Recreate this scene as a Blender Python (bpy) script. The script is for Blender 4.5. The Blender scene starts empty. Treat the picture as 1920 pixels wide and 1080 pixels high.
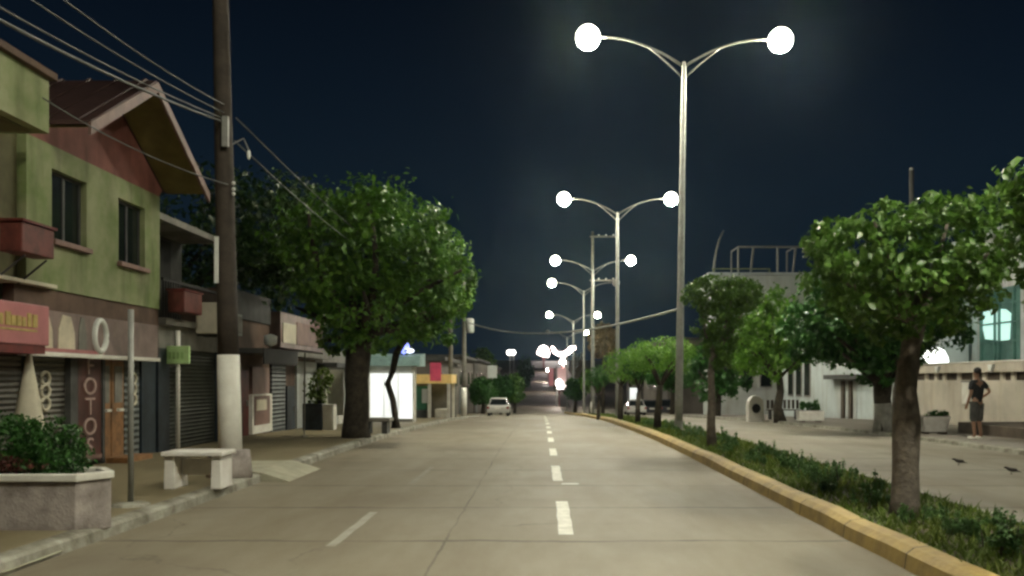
import bpy, math, random
import numpy as np
from mathutils import Matrix, Vector

# ------------------------------------------------------------------ camera, sky, exposure
S = bpy.context.scene
COL = S.collection
F = 1663.0; HX, HY, CAMZ = 1015.0, 712.0, 1.6          # focal length, vanishing point (photo pixels), eye height
cam = bpy.data.cameras.new('camera'); camo = bpy.data.objects.new('camera', cam); COL.objects.link(camo)
camo.location = (0, 0, CAMZ); camo.rotation_euler = (math.pi / 2, 0, 0)
cam.sensor_width = 36; cam.lens = 36 * F / 1920
cam.shift_x = -(HX - 960) / 1920; cam.shift_y = (HY - 540) / 1920
cam.clip_start = 0.05; cam.clip_end = 4000
S.camera = camo

W = bpy.data.worlds.new('World'); S.world = W; W.use_nodes = True
nt = W.node_tree; nt.nodes.clear()
o_ = nt.nodes.new('ShaderNodeOutputWorld'); b_ = nt.nodes.new('ShaderNodeBackground')
tc = nt.nodes.new('ShaderNodeTexCoord'); sp = nt.nodes.new('ShaderNodeSeparateXYZ'); rp = nt.nodes.new('ShaderNodeValToRGB')
nt.links.new(tc.outputs['Generated'], sp.inputs[0]); nt.links.new(sp.outputs['Z'], rp.inputs[0])
cr = rp.color_ramp; cr.elements[0].position = 0.0; cr.elements[0].color = (.0085, .0170, .0260, 1)
cr.elements[1].position = 0.48; cr.elements[1].color = (.0010, .0021, .0058, 1)
e = cr.elements.new(0.20); e.color = (.0062, .0138, .0235, 1)
e = cr.elements.new(0.31); e.color = (.0038, .0088, .0170, 1)
nt.links.new(rp.outputs[0], b_.inputs[0]); b_.inputs[1].default_value = 0.8
nt.links.new(b_.outputs[0], o_.inputs[0])

S.view_settings.view_transform = 'Standard'; S.view_settings.look = 'None'
S.view_settings.exposure = 0.0; S.view_settings.gamma = 1.0
S.render.engine = 'CYCLES'
S.cycles.use_denoising = True
S.cycles.max_bounces = 5; S.cycles.diffuse_bounces = 3; S.cycles.glossy_bounces = 2
S.cycles.transmission_bounces = 3; S.cycles.transparent_max_bounces = 6; S.cycles.volume_bounces = 0
S.cycles.caustics_reflective = False; S.cycles.caustics_refractive = False
S.cycles.sample_clamp_indirect = 4.0
S.cycles.filter_width = 2.7
LAMP = 1780.0                                            # radiance of a lit street lamp globe
HAZE = 0.0002

# ------------------------------------------------------------------ helpers
rnd = random.Random(7)
_pts = [(-80, 0), (18, 0), (38, -.28), (52, -.68), (70, -1.25), (83, -1.7), (107, -2.5), (133, -3.15), (160, -2.8), (190, -1.7),
        (240, .0), (328, 4.6), (400, 8.5), (520, 13), (1500, 22)]
_px = np.array([p[0] for p in _pts], float); _pz = np.array([p[1] for p in _pts], float)
_d = np.diff(_pz) / np.diff(_px)
_m = np.concatenate([[0], [(0 if a * b <= 0 else 2 * a * b / (a + b)) for a, b in zip(_d[:-1], _d[1:])], [0]])
def zt(y):
    y = min(max(y, -79.9), 1499); i = int(np.searchsorted(_px, y) - 1); h = _px[i + 1] - _px[i]; t = (y - _px[i]) / h
    return float((2*t**3-3*t*t+1)*_pz[i] + (t**3-2*t*t+t)*h*_m[i] + (-2*t**3+3*t*t)*_pz[i+1] + (t**3-t*t)*h*_m[i+1])
def P(px, py, d): return Vector(((px - HX) / F * d, d, CAMZ + (HY - py) / F * d))   # a point of the place seen at a photo pixel

def origin(o):
    v = Vector((0, 0, 0))
    while o is not None: v += o.location; o = o.parent
    return v

class MB:
    def __init__(s): s.v = []; s.f = []
    def add(s, vs, fs):
        n = len(s.v); s.v += [tuple(v) for v in vs]; s.f += [tuple(i + n for i in f) for f in fs]; return s
    def box(s, x0, x1, y0, y1, z0, z1):
        vs = [(x, y, z) for z in (z0, z1) for (x, y) in ((x0, y0), (x1, y0), (x1, y1), (x0, y1))]
        return s.add(vs, [(3, 2, 1, 0), (4, 5, 6, 7), (0, 1, 5, 4), (1, 2, 6, 5), (2, 3, 7, 6), (3, 0, 4, 7)])
    def prism(s, poly, a, b, axis='x'):
        # poly: 2D outline, extruded from a to b along the axis
        def mk(u, v, w): return {'x': (w, u, v), 'y': (u, w, v), 'z': (u, v, w)}[axis]
        n = len(poly); vs = [mk(u, v, a) for u, v in poly] + [mk(u, v, b) for u, v in poly]
        return s.add(vs, [tuple(range(n))[::-1], tuple(range(n, 2 * n))] + [(i, (i + 1) % n, (i + 1) % n + n, i + n) for i in range(n)])
    def tube(s, path, rad, n=8, caps=True, jit=0.0):
        path = [Vector(p) for p in path]; rad = rad if isinstance(rad, (list, tuple)) else [rad] * len(path)
        rings = []; up = Vector((0.13, 0.21, 1)).normalized()
        for i, p in enumerate(path):
            t = (path[min(i + 1, len(path) - 1)] - path[max(i - 1, 0)]).normalized()
            a = t.cross(up)
            if a.length < .15: a = t.cross(Vector((1, 0.1, 0)))
            a.normalize(); b = t.cross(a)
            rings.append([p + (a * math.cos(2*math.pi*k/n) + b * math.sin(2*math.pi*k/n)) * rad[i] * (1 + rnd.uniform(-jit, jit)) for k in range(n)])
        vs = [v for r in rings for v in r]; fs = []
        for i in range(len(path) - 1):
            for k in range(n): fs.append((i*n+k, i*n+(k+1) % n, (i+1)*n+(k+1) % n, (i+1)*n+k))
        if caps: fs += [tuple(range(n))[::-1], tuple(range((len(path)-1)*n, len(path)*n))]
        return s.add(vs, fs)
    def lathe(s, prof, c=(0, 0, 0), n=16):
        vs = []; fs = []
        for r, z in prof: vs += [(c[0]+r*math.cos(2*math.pi*k/n), c[1]+r*math.sin(2*math.pi*k/n), c[2]+z) for k in range(n)]
        for i in range(len(prof) - 1):
            for k in range(n): fs.append((i*n+k, i*n+(k+1) % n, (i+1)*n+(k+1) % n, (i+1)*n+k))
        fs += [tuple(range(n))[::-1], tuple(range((len(prof)-1)*n, len(prof)*n))]
        return s.add(vs, fs)
    def ball(s, c, r, sub=2, sq=(1, 1, 1)):
        nu, nv = (8, 5) if sub == 1 else (14, 9) if sub == 2 else (20, 13)
        prof = [(math.sin(math.pi*i/nv)*r*.9999+1e-4, -math.cos(math.pi*i/nv)*r) for i in range(nv + 1)]
        m = MB().lathe(prof, n=nu)
        return s.add([(c[0]+x*sq[0], c[1]+y*sq[1], c[2]+z*sq[2]) for x, y, z in m.v], m.f)
    def build(s, name, mat, parent=None, smooth=False, bevel=0.0, loc=None, local=False):
        me = bpy.data.meshes.new(name); ob = bpy.data.objects.new(name, me); COL.objects.link(ob)
        off = Vector((0, 0, 0))
        if parent is not None:
            ob.parent = parent
            if not local: off = origin(parent)
        elif loc is not None:
            ob.location = loc
            if not local: off = Vector(loc)
        me.from_pydata([(v[0]-off.x, v[1]-off.y, v[2]-off.z) for v in s.v], [], s.f)
        me.update()
        if mat: me.materials.append(mat)
        if smooth: me.polygons.foreach_set('use_smooth', [True] * len(me.polygons))
        if bevel:
            m = ob.modifiers.new('bevel', 'BEVEL'); m.width = bevel; m.segments = 2; m.limit_method = 'ANGLE'
        return ob

def tag(o, label=None, cat=None, group=None, kind=None):
    if label: o['label'] = label
    if cat: o['category'] = cat
    if group: o['group'] = group
    if kind: o['kind'] = kind
    return o
def thing(name, label, cat, loc=(0, 0, 0), rz=0, group=None):
    o = bpy.data.objects.new(name, None); COL.objects.link(o); o.empty_display_size = .3
    o.location = loc; o.rotation_euler = (0, 0, rz); return tag(o, label, cat, group)
def children(o): return [c for c in COL.objects if c.parent == o]
def copy_tree(o, parent=None):
    c = o.copy(); COL.objects.link(c); c.parent = parent
    for ch in children(o): copy_tree(ch, c)
    return c
def struct(o): o['kind'] = 'structure'; return o

def wall_holes(mb, axis, p, t, u0, u1, z0, z1, holes):
    # a wall sheet of thickness t lying in the plane axis = p, with rectangular openings (ua, ub, za, zb)
    us = sorted({u0, u1, *[h[0] for h in holes], *[h[1] for h in holes]}); zs = sorted({z0, z1, *[h[2] for h in holes], *[h[3] for h in holes]})
    for i in range(len(us) - 1):
        z_run = None
        for j in range(len(zs) - 1):
            uc = (us[i] + us[i+1]) / 2; zc = (zs[j] + zs[j+1]) / 2
            if any(h[0] < uc < h[1] and h[2] < zc < h[3] for h in holes): continue
            if axis == 'x': mb.box(p - t, p, us[i], us[i+1], zs[j], zs[j+1])
            else: mb.box(us[i], us[i+1], p, p + t, zs[j], zs[j+1])
    return mb

# ------------------------------------------------------------------ materials
def mat(name, col, rough=.7, var=.18, scale=3.0, col2=None, bump=.0, bscale=40, metal=0, spec=.5, emit=None, es=0, streak=0, joint=0, detail=6):
    m = bpy.data.materials.new(name); m.use_nodes = True; t = m.node_tree; n = t.nodes; l = t.links
    b = n['Principled BSDF']; b.inputs['Roughness'].default_value = rough; b.inputs['Metallic'].default_value = metal
    b.inputs['Specular IOR Level'].default_value = spec
    c = Vector(col); c2 = Vector(col2) if col2 else c * (1 - 2 * var)
    tc = n.new('ShaderNodeTexCoord'); no = n.new('ShaderNodeTexNoise'); no.inputs['Scale'].default_value = scale; no.inputs['Detail'].default_value = detail
    no.inputs['Roughness'].default_value = .65
    r = n.new('ShaderNodeValToRGB'); r.color_ramp.elements[0].position = .35; r.color_ramp.elements[1].position = .62
    hi = c * (1 + var * .5)
    r.color_ramp.elements[0].color = (*c2, 1); r.color_ramp.elements[1].color = (*hi, 1)
    l.new(tc.outputs['Object'], no.inputs['Vector']); l.new(no.outputs['Fac'], r.inputs[0]); l.new(r.outputs[0], b.inputs['Base Color'])
    if bump:
        n2 = n.new('ShaderNodeTexNoise'); n2.inputs['Scale'].default_value = bscale; n2.inputs['Detail'].default_value = 4
        bu = n.new('ShaderNodeBump'); bu.inputs['Strength'].default_value = bump; bu.inputs['Distance'].default_value = .02
        l.new(tc.outputs['Object'], n2.inputs['Vector']); l.new(n2.outputs['Fac'], bu.inputs['Height']); l.new(bu.outputs[0], b.inputs['Normal'])
    if streak:
        mp = n.new('ShaderNodeMapping'); mp.inputs['Scale'].default_value = (2.2, 2.2, .4); n3 = n.new('ShaderNodeTexNoise'); n3.inputs['Scale'].default_value = 1.0; n3.inputs['Detail'].default_value = 5
        r3 = n.new('ShaderNodeValToRGB'); r3.color_ramp.elements[0].position = .50; r3.color_ramp.elements[1].position = .72
        r3.color_ramp.elements[0].color = (1, 1, 1, 1); q = 1 - streak; r3.color_ramp.elements[1].color = (q, q * .96, q * .9, 1)
        mu = n.new('ShaderNodeMix'); mu.data_type = 'RGBA'; mu.blend_type = 'MULTIPLY'; mu.inputs['Factor'].default_value = 1
        l.new(tc.outputs['Object'], mp.inputs[0]); l.new(mp.outputs[0], n3.inputs['Vector']); l.new(n3.outputs['Fac'], r3.inputs[0])
        l.new(r.outputs[0], mu.inputs['A']); l.new(r3.outputs[0], mu.inputs['B']); l.new(mu.outputs['Result'], b.inputs['Base Color'])
    if joint:
        sy = n.new('ShaderNodeSeparateXYZ'); dv = n.new('ShaderNodeMath'); dv.operation = 'DIVIDE'; dv.inputs[1].default_value = joint
        fr = n.new('ShaderNodeMath'); fr.operation = 'FRACT'; lt = n.new('ShaderNodeMath'); lt.operation = 'LESS_THAN'; lt.inputs[1].default_value = .014
        mu = n.new('ShaderNodeMix'); mu.data_type = 'RGBA'; mu.inputs['B'].default_value = (.06, .05, .035, 1)
        l.new(tc.outputs['Object'], sy.inputs[0]); l.new(sy.outputs['Y'], dv.inputs[0]); l.new(dv.outputs[0], fr.inputs[0]); l.new(fr.outputs[0], lt.inputs[0])
        l.new(lt.outputs[0], mu.inputs['Factor']); l.new(r.outputs[0], mu.inputs['A']); l.new(mu.outputs['Result'], b.inputs['Base Color'])
    if emit: b.inputs['Emission Color'].default_value = (*emit, 1); b.inputs['Emission Strength'].default_value = es
    return m
def leafmat(name, c1, c2, c3, scale=5, rough=.45, tr=.25):
    m = bpy.data.materials.new(name); m.use_nodes = True; t = m.node_tree; n = t.nodes; l = t.links
    b = n['Principled BSDF']; b.inputs['Roughness'].default_value = rough; out = n['Material Output']
    tc = n.new('ShaderNodeTexCoord'); no = n.new('ShaderNodeTexNoise'); no.inputs['Scale'].default_value = scale; no.inputs['Detail'].default_value = 8
    no.inputs['Roughness'].default_value = .8
    r = n.new('ShaderNodeValToRGB'); r.color_ramp.elements[0].position = .3; r.color_ramp.elements[1].position = .7
    r.color_ramp.elements[0].color = (*c1, 1); r.color_ramp.elements[1].color = (*c3, 1); e = r.color_ramp.elements.new(.5); e.color = (*c2, 1)
    tl = n.new('ShaderNodeBsdfTranslucent'); mx = n.new('ShaderNodeMixShader'); mx.inputs[0].default_value = tr
    l.new(tc.outputs['Object'], no.inputs['Vector']); l.new(no.outputs['Fac'], r.inputs[0])
    l.new(r.outputs[0], b.inputs['Base Color']); l.new(r.outputs[0], tl.inputs[0])
    l.new(b.outputs[0], mx.inputs[1]); l.new(tl.outputs[0], mx.inputs[2]); l.new(mx.outputs[0], out.inputs[0])
    return m
def emat(name, col, s):
    m = bpy.data.materials.new(name); m.use_nodes = True; b = m.node_tree.nodes['Principled BSDF']
    b.inputs['Base Color'].default_value = (.6, .6, .6, 1); b.inputs['Emission Color'].default_value = (*col, 1); b.inputs['Emission Strength'].default_value = s
    return m
def glassmat(name, col=(.01, .013, .014), rough=.12):
    m = bpy.data.materials.new(name); m.use_nodes = True; b = m.node_tree.nodes['Principled BSDF']
    b.inputs['Base Color'].default_value = (*col, 1); b.inputs['Roughness'].default_value = rough; return m
def shuttermat(name, col, period=.085):
    m = mat(name, col, .55, .2, 2.2); t = m.node_tree; n = t.nodes; l = t.links
    tc = n.new('ShaderNodeTexCoord'); s_ = n.new('ShaderNodeSeparateXYZ'); mu = n.new('ShaderNodeMath'); mu.operation = 'MULTIPLY'; mu.inputs[1].default_value = 2*math.pi/period
    si = n.new('ShaderNodeMath'); si.operation = 'SINE'; bu = n.new('ShaderNodeBump'); bu.inputs['Distance'].default_value = .02; bu.inputs['Strength'].default_value = .9
    l.new(tc.outputs['Object'], s_.inputs[0]); l.new(s_.outputs['Z'], mu.inputs[0]); l.new(mu.outputs[0], si.inputs[0]); l.new(si.outputs[0], bu.inputs['Height'])
    l.new(bu.outputs[0], n['Principled BSDF'].inputs['Normal']); return m
def roadmat(name, c, slab=4.6, off=8.8, jx=-.95, joints=True):
    m = bpy.data.materials.new(name); m.use_nodes = True; t = m.node_tree; n = t.nodes; l = t.links
    b = n['Principled BSDF']; b.inputs['Roughness'].default_value = .62; b.inputs['Specular IOR Level'].default_value = .35
    def math_(op, a, bb=None, clamp=False):
        q = n.new('ShaderNodeMath'); q.operation = op; q.use_clamp = clamp
        for i, v in enumerate((a, bb)):
            if v is None: continue
            if isinstance(v, (int, float)): q.inputs[i].default_value = v
            else: l.new(v, q.inputs[i])
        return q.outputs[0]
    def noise(sc, det=6, ro=.6, vec=None):
        q = n.new('ShaderNodeTexNoise'); q.inputs['Scale'].default_value = sc; q.inputs['Detail'].default_value = det; q.inputs['Roughness'].default_value = ro
        l.new(vec or tc.outputs['Object'], q.inputs['Vector']); return q.outputs['Fac']
    tc = n.new('ShaderNodeTexCoord'); s_ = n.new('ShaderNodeSeparateXYZ'); l.new(tc.outputs['Object'], s_.inputs[0]); x, y = s_.outputs['X'], s_.outputs['Y']
    mp = n.new('ShaderNodeMapping'); mp.inputs['Scale'].default_value = (1, .28, 1); l.new(tc.outputs['Object'], mp.inputs[0])
    big = noise(.45, 5, .55, mp.outputs[0]); mid = noise(2.2, 7, .7, mp.outputs[0]); fine = noise(55, 4, .7)
    r = n.new('ShaderNodeValToRGB'); r.color_ramp.elements[0].position = .36; r.color_ramp.elements[1].position = .60
    c = Vector(c); r.color_ramp.elements[0].color = (c.x * .70, c.y * .64, c.z * .55, 1); r.color_ramp.elements[1].color = (*(c * 1.12), 1)
    f = math_('ADD', math_('MULTIPLY', big, .55), math_('ADD', math_('MULTIPLY', mid, .32), math_('MULTIPLY', fine, .13)))
    l.new(f, r.inputs[0]); col = r.outputs[0]
    if joints:
        wob = math_('MULTIPLY', math_('SUBTRACT', noise(.9, 5, .6), .5), .25); wob2 = math_('MULTIPLY', math_('SUBTRACT', noise(1.3, 5, .7), .5), .10)
        yy = math_('ADD', math_('SUBTRACT', y, off), wob)
        fy = math_('ABSOLUTE', math_('SUBTRACT', math_('FRACT', math_('ADD', math_('DIVIDE', yy, slab / 2), 100.5)), .5))
        jy = math_('SUBTRACT', 1, math_('MULTIPLY', math_('MULTIPLY', fy, slab / 2), 17), True)
        fx = math_('ABSOLUTE', math_('SUBTRACT', math_('ADD', x, wob2), jx)); jxn = math_('MULTIPLY', math_('SUBTRACT', 1, math_('MULTIPLY', fx, 48), True), .8)
        j = math_('MAXIMUM', jy, jxn)
        brk = n.new('ShaderNodeValToRGB'); brk.color_ramp.elements[0].position = .38; brk.color_ramp.elements[1].position = .6; l.new(noise(.8, 4, .6), brk.inputs[0])
        j = math_('MULTIPLY', j, math_('ADD', math_('MULTIPLY', brk.outputs[0], .65), .33))
        vo = n.new('ShaderNodeTexVoronoi'); vo.feature = 'DISTANCE_TO_EDGE'; vo.inputs['Scale'].default_value = .17
        ad = n.new('ShaderNodeVectorMath'); ad.operation = 'ADD'; nz = n.new('ShaderNodeTexNoise'); nz.inputs['Scale'].default_value = 1.1; nz.inputs['Detail'].default_value = 6
        l.new(tc.outputs['Object'], nz.inputs['Vector']); l.new(tc.outputs['Object'], ad.inputs[0]); l.new(nz.outputs['Color'], ad.inputs[1]); l.new(ad.outputs[0], vo.inputs['Vector'])
        ck = math_('MULTIPLY', math_('SUBTRACT', 1, math_('MULTIPLY', vo.outputs['Distance'], 260), True), .42)
        j = math_('MAXIMUM', j, math_('MULTIPLY', ck, brk.outputs[0]))
        mx = n.new('ShaderNodeMix'); mx.data_type = 'RGBA'; l.new(j, mx.inputs['Factor']); l.new(col, mx.inputs['A']); mx.inputs['B'].default_value = (.05, .042, .032, 1); col = mx.outputs['Result']
        # oil and tyre stains with a shape of their own
        st = n.new('ShaderNodeValToRGB'); st.color_ramp.elements[0].position = .53; st.color_ramp.elements[1].position = .70; l.new(noise(.33, 3, .5), st.inputs[0])
        mx2 = n.new('ShaderNodeMix'); mx2.data_type = 'RGBA'; l.new(math_('MULTIPLY', st.outputs[0], .5), mx2.inputs['Factor']); l.new(col, mx2.inputs['A']); mx2.inputs['B'].default_value = (.11, .085, .06, 1); col = mx2.outputs['Result']
    l.new(col, b.inputs['Base Color'])
    bu = n.new('ShaderNodeBump'); bu.inputs['Strength'].default_value = .35; bu.inputs['Distance'].default_value = .01
    l.new(math_('ADD', fine, math_('MULTIPLY', mid, .8)), bu.inputs['Height']); l.new(bu.outputs[0], b.inputs['Normal'])
    return m

M = {}
M['road'] = roadmat('concrete_road', (.258, .228, .170))
M['road2'] = roadmat('concrete_road_far_side', (.265, .245, .20), jx=8.2)
M['walk'] = roadmat('worn_pavement', (.225, .19, .115), joints=False)
M['walk2'] = roadmat('grey_pavement', (.21, .19, .165), joints=False)
M['earth'] = mat('dry_earth', (.10, .085, .055), .95, .3, .8)
M['soil'] = mat('soil', (.075, .06, .035), .95, .3, 3, bump=.5)
M['kerb'] = mat('old_concrete_kerb', (.34, .33, .27), .8, .25, 2.5, col2=(.14, .125, .09), bump=.3)
M['yellow'] = mat('yellow_kerb_paint', (.50, .355, .12), .65, .08, 2.6, col2=(.33, .235, .095), bump=.5, bscale=14, joint=1.5)
M['paint'] = mat('white_road_paint', (.80, .78, .70), .6, .06, 6, col2=(.55, .53, .46))
M['faint'] = mat('nearly_worn_off_paint', (.29, .265, .21), .7, .1, 3, col2=(.235, .21, .16))
M['faded'] = mat('faded_road_paint', (.42, .40, .34), .7, .1, 3, col2=(.33, .30, .245))
M['lime'] = mat('lime_green_render', streak=.45, col=(.26, .275, .15), rough=.85, var=.14, scale=1.2, col2=(.15, .20, .065), bump=.15)
M['olive'] = mat('olive_render', (.15, .14, .065), .85, .2, 1.4)
M['pinkwall'] = mat('pink_render', (.22, .078, .06), .85, .15, 1.6, streak=.4)
M['roofred'] = mat('red_roof_sheet', (.075, .04, .034), .6, .2, 1.5)
M['barge'] = mat('bargeboard', (.22, .13, .105), .6, .15, 2)
M['soffit'] = mat('soffit_boards', (.17, .14, .045), .7, .15, 2)
M['brownwall'] = mat('brown_render', (.13, .08, .055), .85, .2, 1.5)
M['cream'] = mat('cream_paint', (.60, .55, .42), .7, .1, 2)
M['creamwall'] = mat('cream_render', (.60, .54, .44), .85, .1, .8, bump=.1, streak=.14)
M['white'] = mat('white_paint', (.80, .78, .70), .6, .06, 3, col2=(.66, .63, .55), bump=.1)
M['bench'] = mat('bench_white', (.86, .83, .77), .6, .04, 4, col2=(.74, .70, .63), bump=.15)
M['pale'] = mat('pale_blue_grey_render', (.56, .62, .61), .8, .08, .7, streak=.16)
M['pale2'] = mat('pale_grey_render', (.55, .58, .55), .8, .08, .7, streak=.16)
M['grey'] = mat('grey_render', (.24, .23, .20), .8, .2, 1.5)
M['dgrey'] = mat('dark_grey', (.07, .07, .065), .7, .25, 2)
M['dark'] = mat('near_black', (.016, .015, .013), .7, .3, 2)
M['darkred'] = mat('dark_red', (.14, .018, .014), .6, .25, 3)
M['red'] = mat('dull_red_paint', (.13, .032, .024), .6, .25, 4)
M['fotos'] = mat('red_brown_board', (.085, .026, .02), .5, .25, 3)
M['letter'] = mat('faded_letter_paint', (.46, .33, .29), .6, .15, 8)
M['pink'] = mat('pink_sign', (.48, .18, .185), .5, .08, 3)
M['mustard'] = mat('mustard_lettering', (.50, .38, .12), .6, .15, 9)
M['signbrown'] = mat('brown_grey_sign', (.25, .18, .16), .5, .2, 2)
M['cardboard'] = mat('cream_print', (.70, .62, .46), .5, .1, 4)
M['door'] = mat('orange_brown_wood', (.30, .15, .06), .5, .25, 5)
M['shut1'] = shuttermat('grey_roller_shutter', (.15, .14, .115))
M['shut2'] = shuttermat('dark_green_roller_shutter', (.055, .06, .042))
M['shut3'] = shuttermat('blue_grey_shutter', (.12, .135, .13), .12)
M['tealdoor'] = mat('blue_black_panel', (.022, .034, .045), .5, .3, 3)
M['poleC'] = mat('weathered_pole', (.05, .038, .028), .85, .2, 5, bump=.3)
M['poledark'] = mat('dull_weathered_pole', (.20, .19, .16), .85, .2, 5, bump=.3)
M['steel'] = mat('galvanised_steel', (.29, .29, .265), .5, .1, 6, metal=.25)
M['wire'] = mat('wire', (.13, .135, .13), .6, .1, 5)
M['ceramic'] = mat('white_ceramic', (.75, .76, .70), .3, .05, 5)
M['glass'] = glassmat('dark_glass')
M['glassteal'] = mat('teal_glass', (.13, .27, .23), .15, .15, 1)
M['litteal'] = emat('lit_teal_window', (.55, .96, .84), .9)
M['litwhite'] = emat('lit_white_glow', (.96, 1, .96), 1.05)
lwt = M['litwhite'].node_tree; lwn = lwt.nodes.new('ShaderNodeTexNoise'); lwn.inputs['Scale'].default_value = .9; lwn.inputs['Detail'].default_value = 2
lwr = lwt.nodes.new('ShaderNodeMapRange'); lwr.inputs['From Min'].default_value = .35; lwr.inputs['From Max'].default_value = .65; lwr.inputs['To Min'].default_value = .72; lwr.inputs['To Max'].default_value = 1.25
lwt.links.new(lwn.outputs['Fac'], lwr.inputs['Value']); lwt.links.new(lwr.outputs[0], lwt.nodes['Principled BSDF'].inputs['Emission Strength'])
M['flood'] = emat('flood_light', (.96, 1, .93), 3.0)
def globemat(name, col, k=1.0):
    # a street luminaire: its lower glass throws most of the light down, the upper glass only glows
    m = emat(name, col, 5); n = m.node_tree.nodes; l = m.node_tree.links
    tc = n.new('ShaderNodeTexCoord'); s_ = n.new('ShaderNodeSeparateXYZ'); l.new(tc.outputs['Normal'], s_.inputs[0])
    def mt(op, a, b):
        q = n.new('ShaderNodeMath'); q.operation = op
        for i, v in enumerate((a, b)):
            if isinstance(v, (int, float)): q.inputs[i].default_value = v
            else: l.new(v, q.inputs[i])
        return q.outputs[0]
    z = mt('MAXIMUM', mt('MULTIPLY', s_.outputs['Z'], -1), 0)
    l.new(mt('ADD', mt('MULTIPLY', mt('POWER', z, 2.0), LAMP * k), LAMP * .02 * k), n['Principled BSDF'].inputs['Emission Strength']); return m
M['globe'] = globemat('lit_globe', (1.0, .965, .77))
M['globe_w'] = globemat('lit_globe_cool', (1.0, .975, .80))
M['globe_off'] = mat('unlit_globe', (.25, .25, .22), .4, .1, 3)
M['farlamp'] = emat('far_lamp', (1, .95, .9), 8)
M['pinklight'] = globemat('far_pink_light', (1, .86, .80), .28)
M['pinksignlight'] = emat('far_bright_sign', (1, .80, .76), 14)
M['pinkglow'] = emat('far_pink_post_glow', (.80, .25, .24), .32)
M['blueneon'] = emat('blue_neon', (.20, .26, 1.0), 2.2)
M['whiteneon'] = emat('white_neon', (.80, .86, 1.0), 1.6)
M['greensign'] = mat('green_sign', (.55, .78, .34), .5, .08, 5)
M['bark'] = mat('bark', (.145, .12, .095), .9, .25, 7, bump=.8, bscale=22)
M['barkdark'] = mat('dark_bark', (.055, .045, .032), .95, .3, 6, bump=.8, bscale=18)
M['limewash'] = mat('limewashed_bark', (.34, .33, .29), .85, .2, 5, bump=.6, bscale=20)
M['leafA'] = leafmat('broad_leaf', (.03, .075, .010), (.08, .175, .022), (.20, .32, .085), 7, .35)
M['leafB'] = leafmat('deep_green_leaf', (.014, .06, .010), (.032, .115, .016), (.07, .18, .03), 6)
M['leafC'] = leafmat('bright_green_leaf', (.06, .16, .014), (.125, .275, .025), (.22, .38, .06), 5)
M['leafD'] = leafmat('olive_leaf', (.042, .09, .014), (.08, .165, .022), (.15, .26, .045), 6)
M['leafL'] = leafmat('street_tree_leaf', (.025, .075, .008), (.075, .18, .018), (.20, .34, .05), 2.2)
M['leafshade'] = leafmat('shaded_leaf', (.014, .034, .007), (.03, .065, .012), (.06, .11, .024), 3)  # leaf colour darkened to paint the unlit side of a crown
M['leafbrown'] = leafmat('tan_leaf', (.12, .09, .05), (.2, .15, .08), (.30, .23, .13), 3)  # tan carries the warm light on the tall tree behind the second lamp pole
M['grass'] = leafmat('grass', (.055, .10, .014), (.11, .17, .022), (.21, .235, .04), 2, .6)
M['plant'] = leafmat('median_plant', (.035, .10, .02), (.07, .16, .035), (.13, .24, .07), 9, .5)
M['flower'] = mat('dark_red_flowers', (.10, .025, .015), .7, .3, 9)
M['stone'] = mat('stained_planter_render', (.42, .37, .34), .85, .1, 2.0, col2=(.12, .10, .085), bump=.4)
M['stepbrown'] = mat('brown_step', (.10, .075, .055), .8, .2, 2)
M['carwhite'] = mat('car_paint_white', (.55, .54, .50), .25, .04, 2)
M['cardark'] = mat('car_paint_dark', (.05, .05, .06), .25, .04, 2)
M['tyre'] = mat('tyre', (.02, .02, .02), .9, .1, 5)
M['tail'] = mat('tail_lamp', (.25, .02, .015), .3, .1, 5)
M['skin'] = mat('skin', (.30, .17, .11), .6, .06, 8)
M['skinpale'] = mat('light_trouser', (.50, .45, .36), .8, .08, 8)
M['shirt'] = mat('dark_shirt', (.022, .024, .024), .8, .2, 8)
M['trouser'] = mat('grey_trouser', (.09, .09, .085), .85, .15, 8)
M['hair'] = mat('black_hair', (.012, .01, .009), .5, .2, 20)
M['bird'] = mat('dark_feathers', (.025, .02, .015), .7, .3, 20)
M['acwhite'] = mat('air_conditioner_casing', (.52, .48, .38), .55, .08, 4)
M['farwall'] = mat('far_grey_wall', (.16, .14, .12), .9, .2, .3)
M['canopy'] = mat('far_canopy', (.42, .46, .45), .6, .1, .3)
M['maroon'] = mat('maroon_panel', (.22, .09, .09), .6, .15, 1)
M['greenstall'] = mat('green_stall', (.03, .16, .085), .6, .15, 2)
M['yellowsign'] = mat('yellow_fascia', (.60, .42, .14), .5, .15, 2, emit=(1, .68, .22), es=.22)
M['pinksign'] = mat('magenta_sign', (.52, .07, .11), .5, .15, 2, emit=(.8, .08, .16), es=.2)
M['tealroof'] = mat('teal_roof_sheet', (.32, .48, .46), .5, .15, 2)

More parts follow.
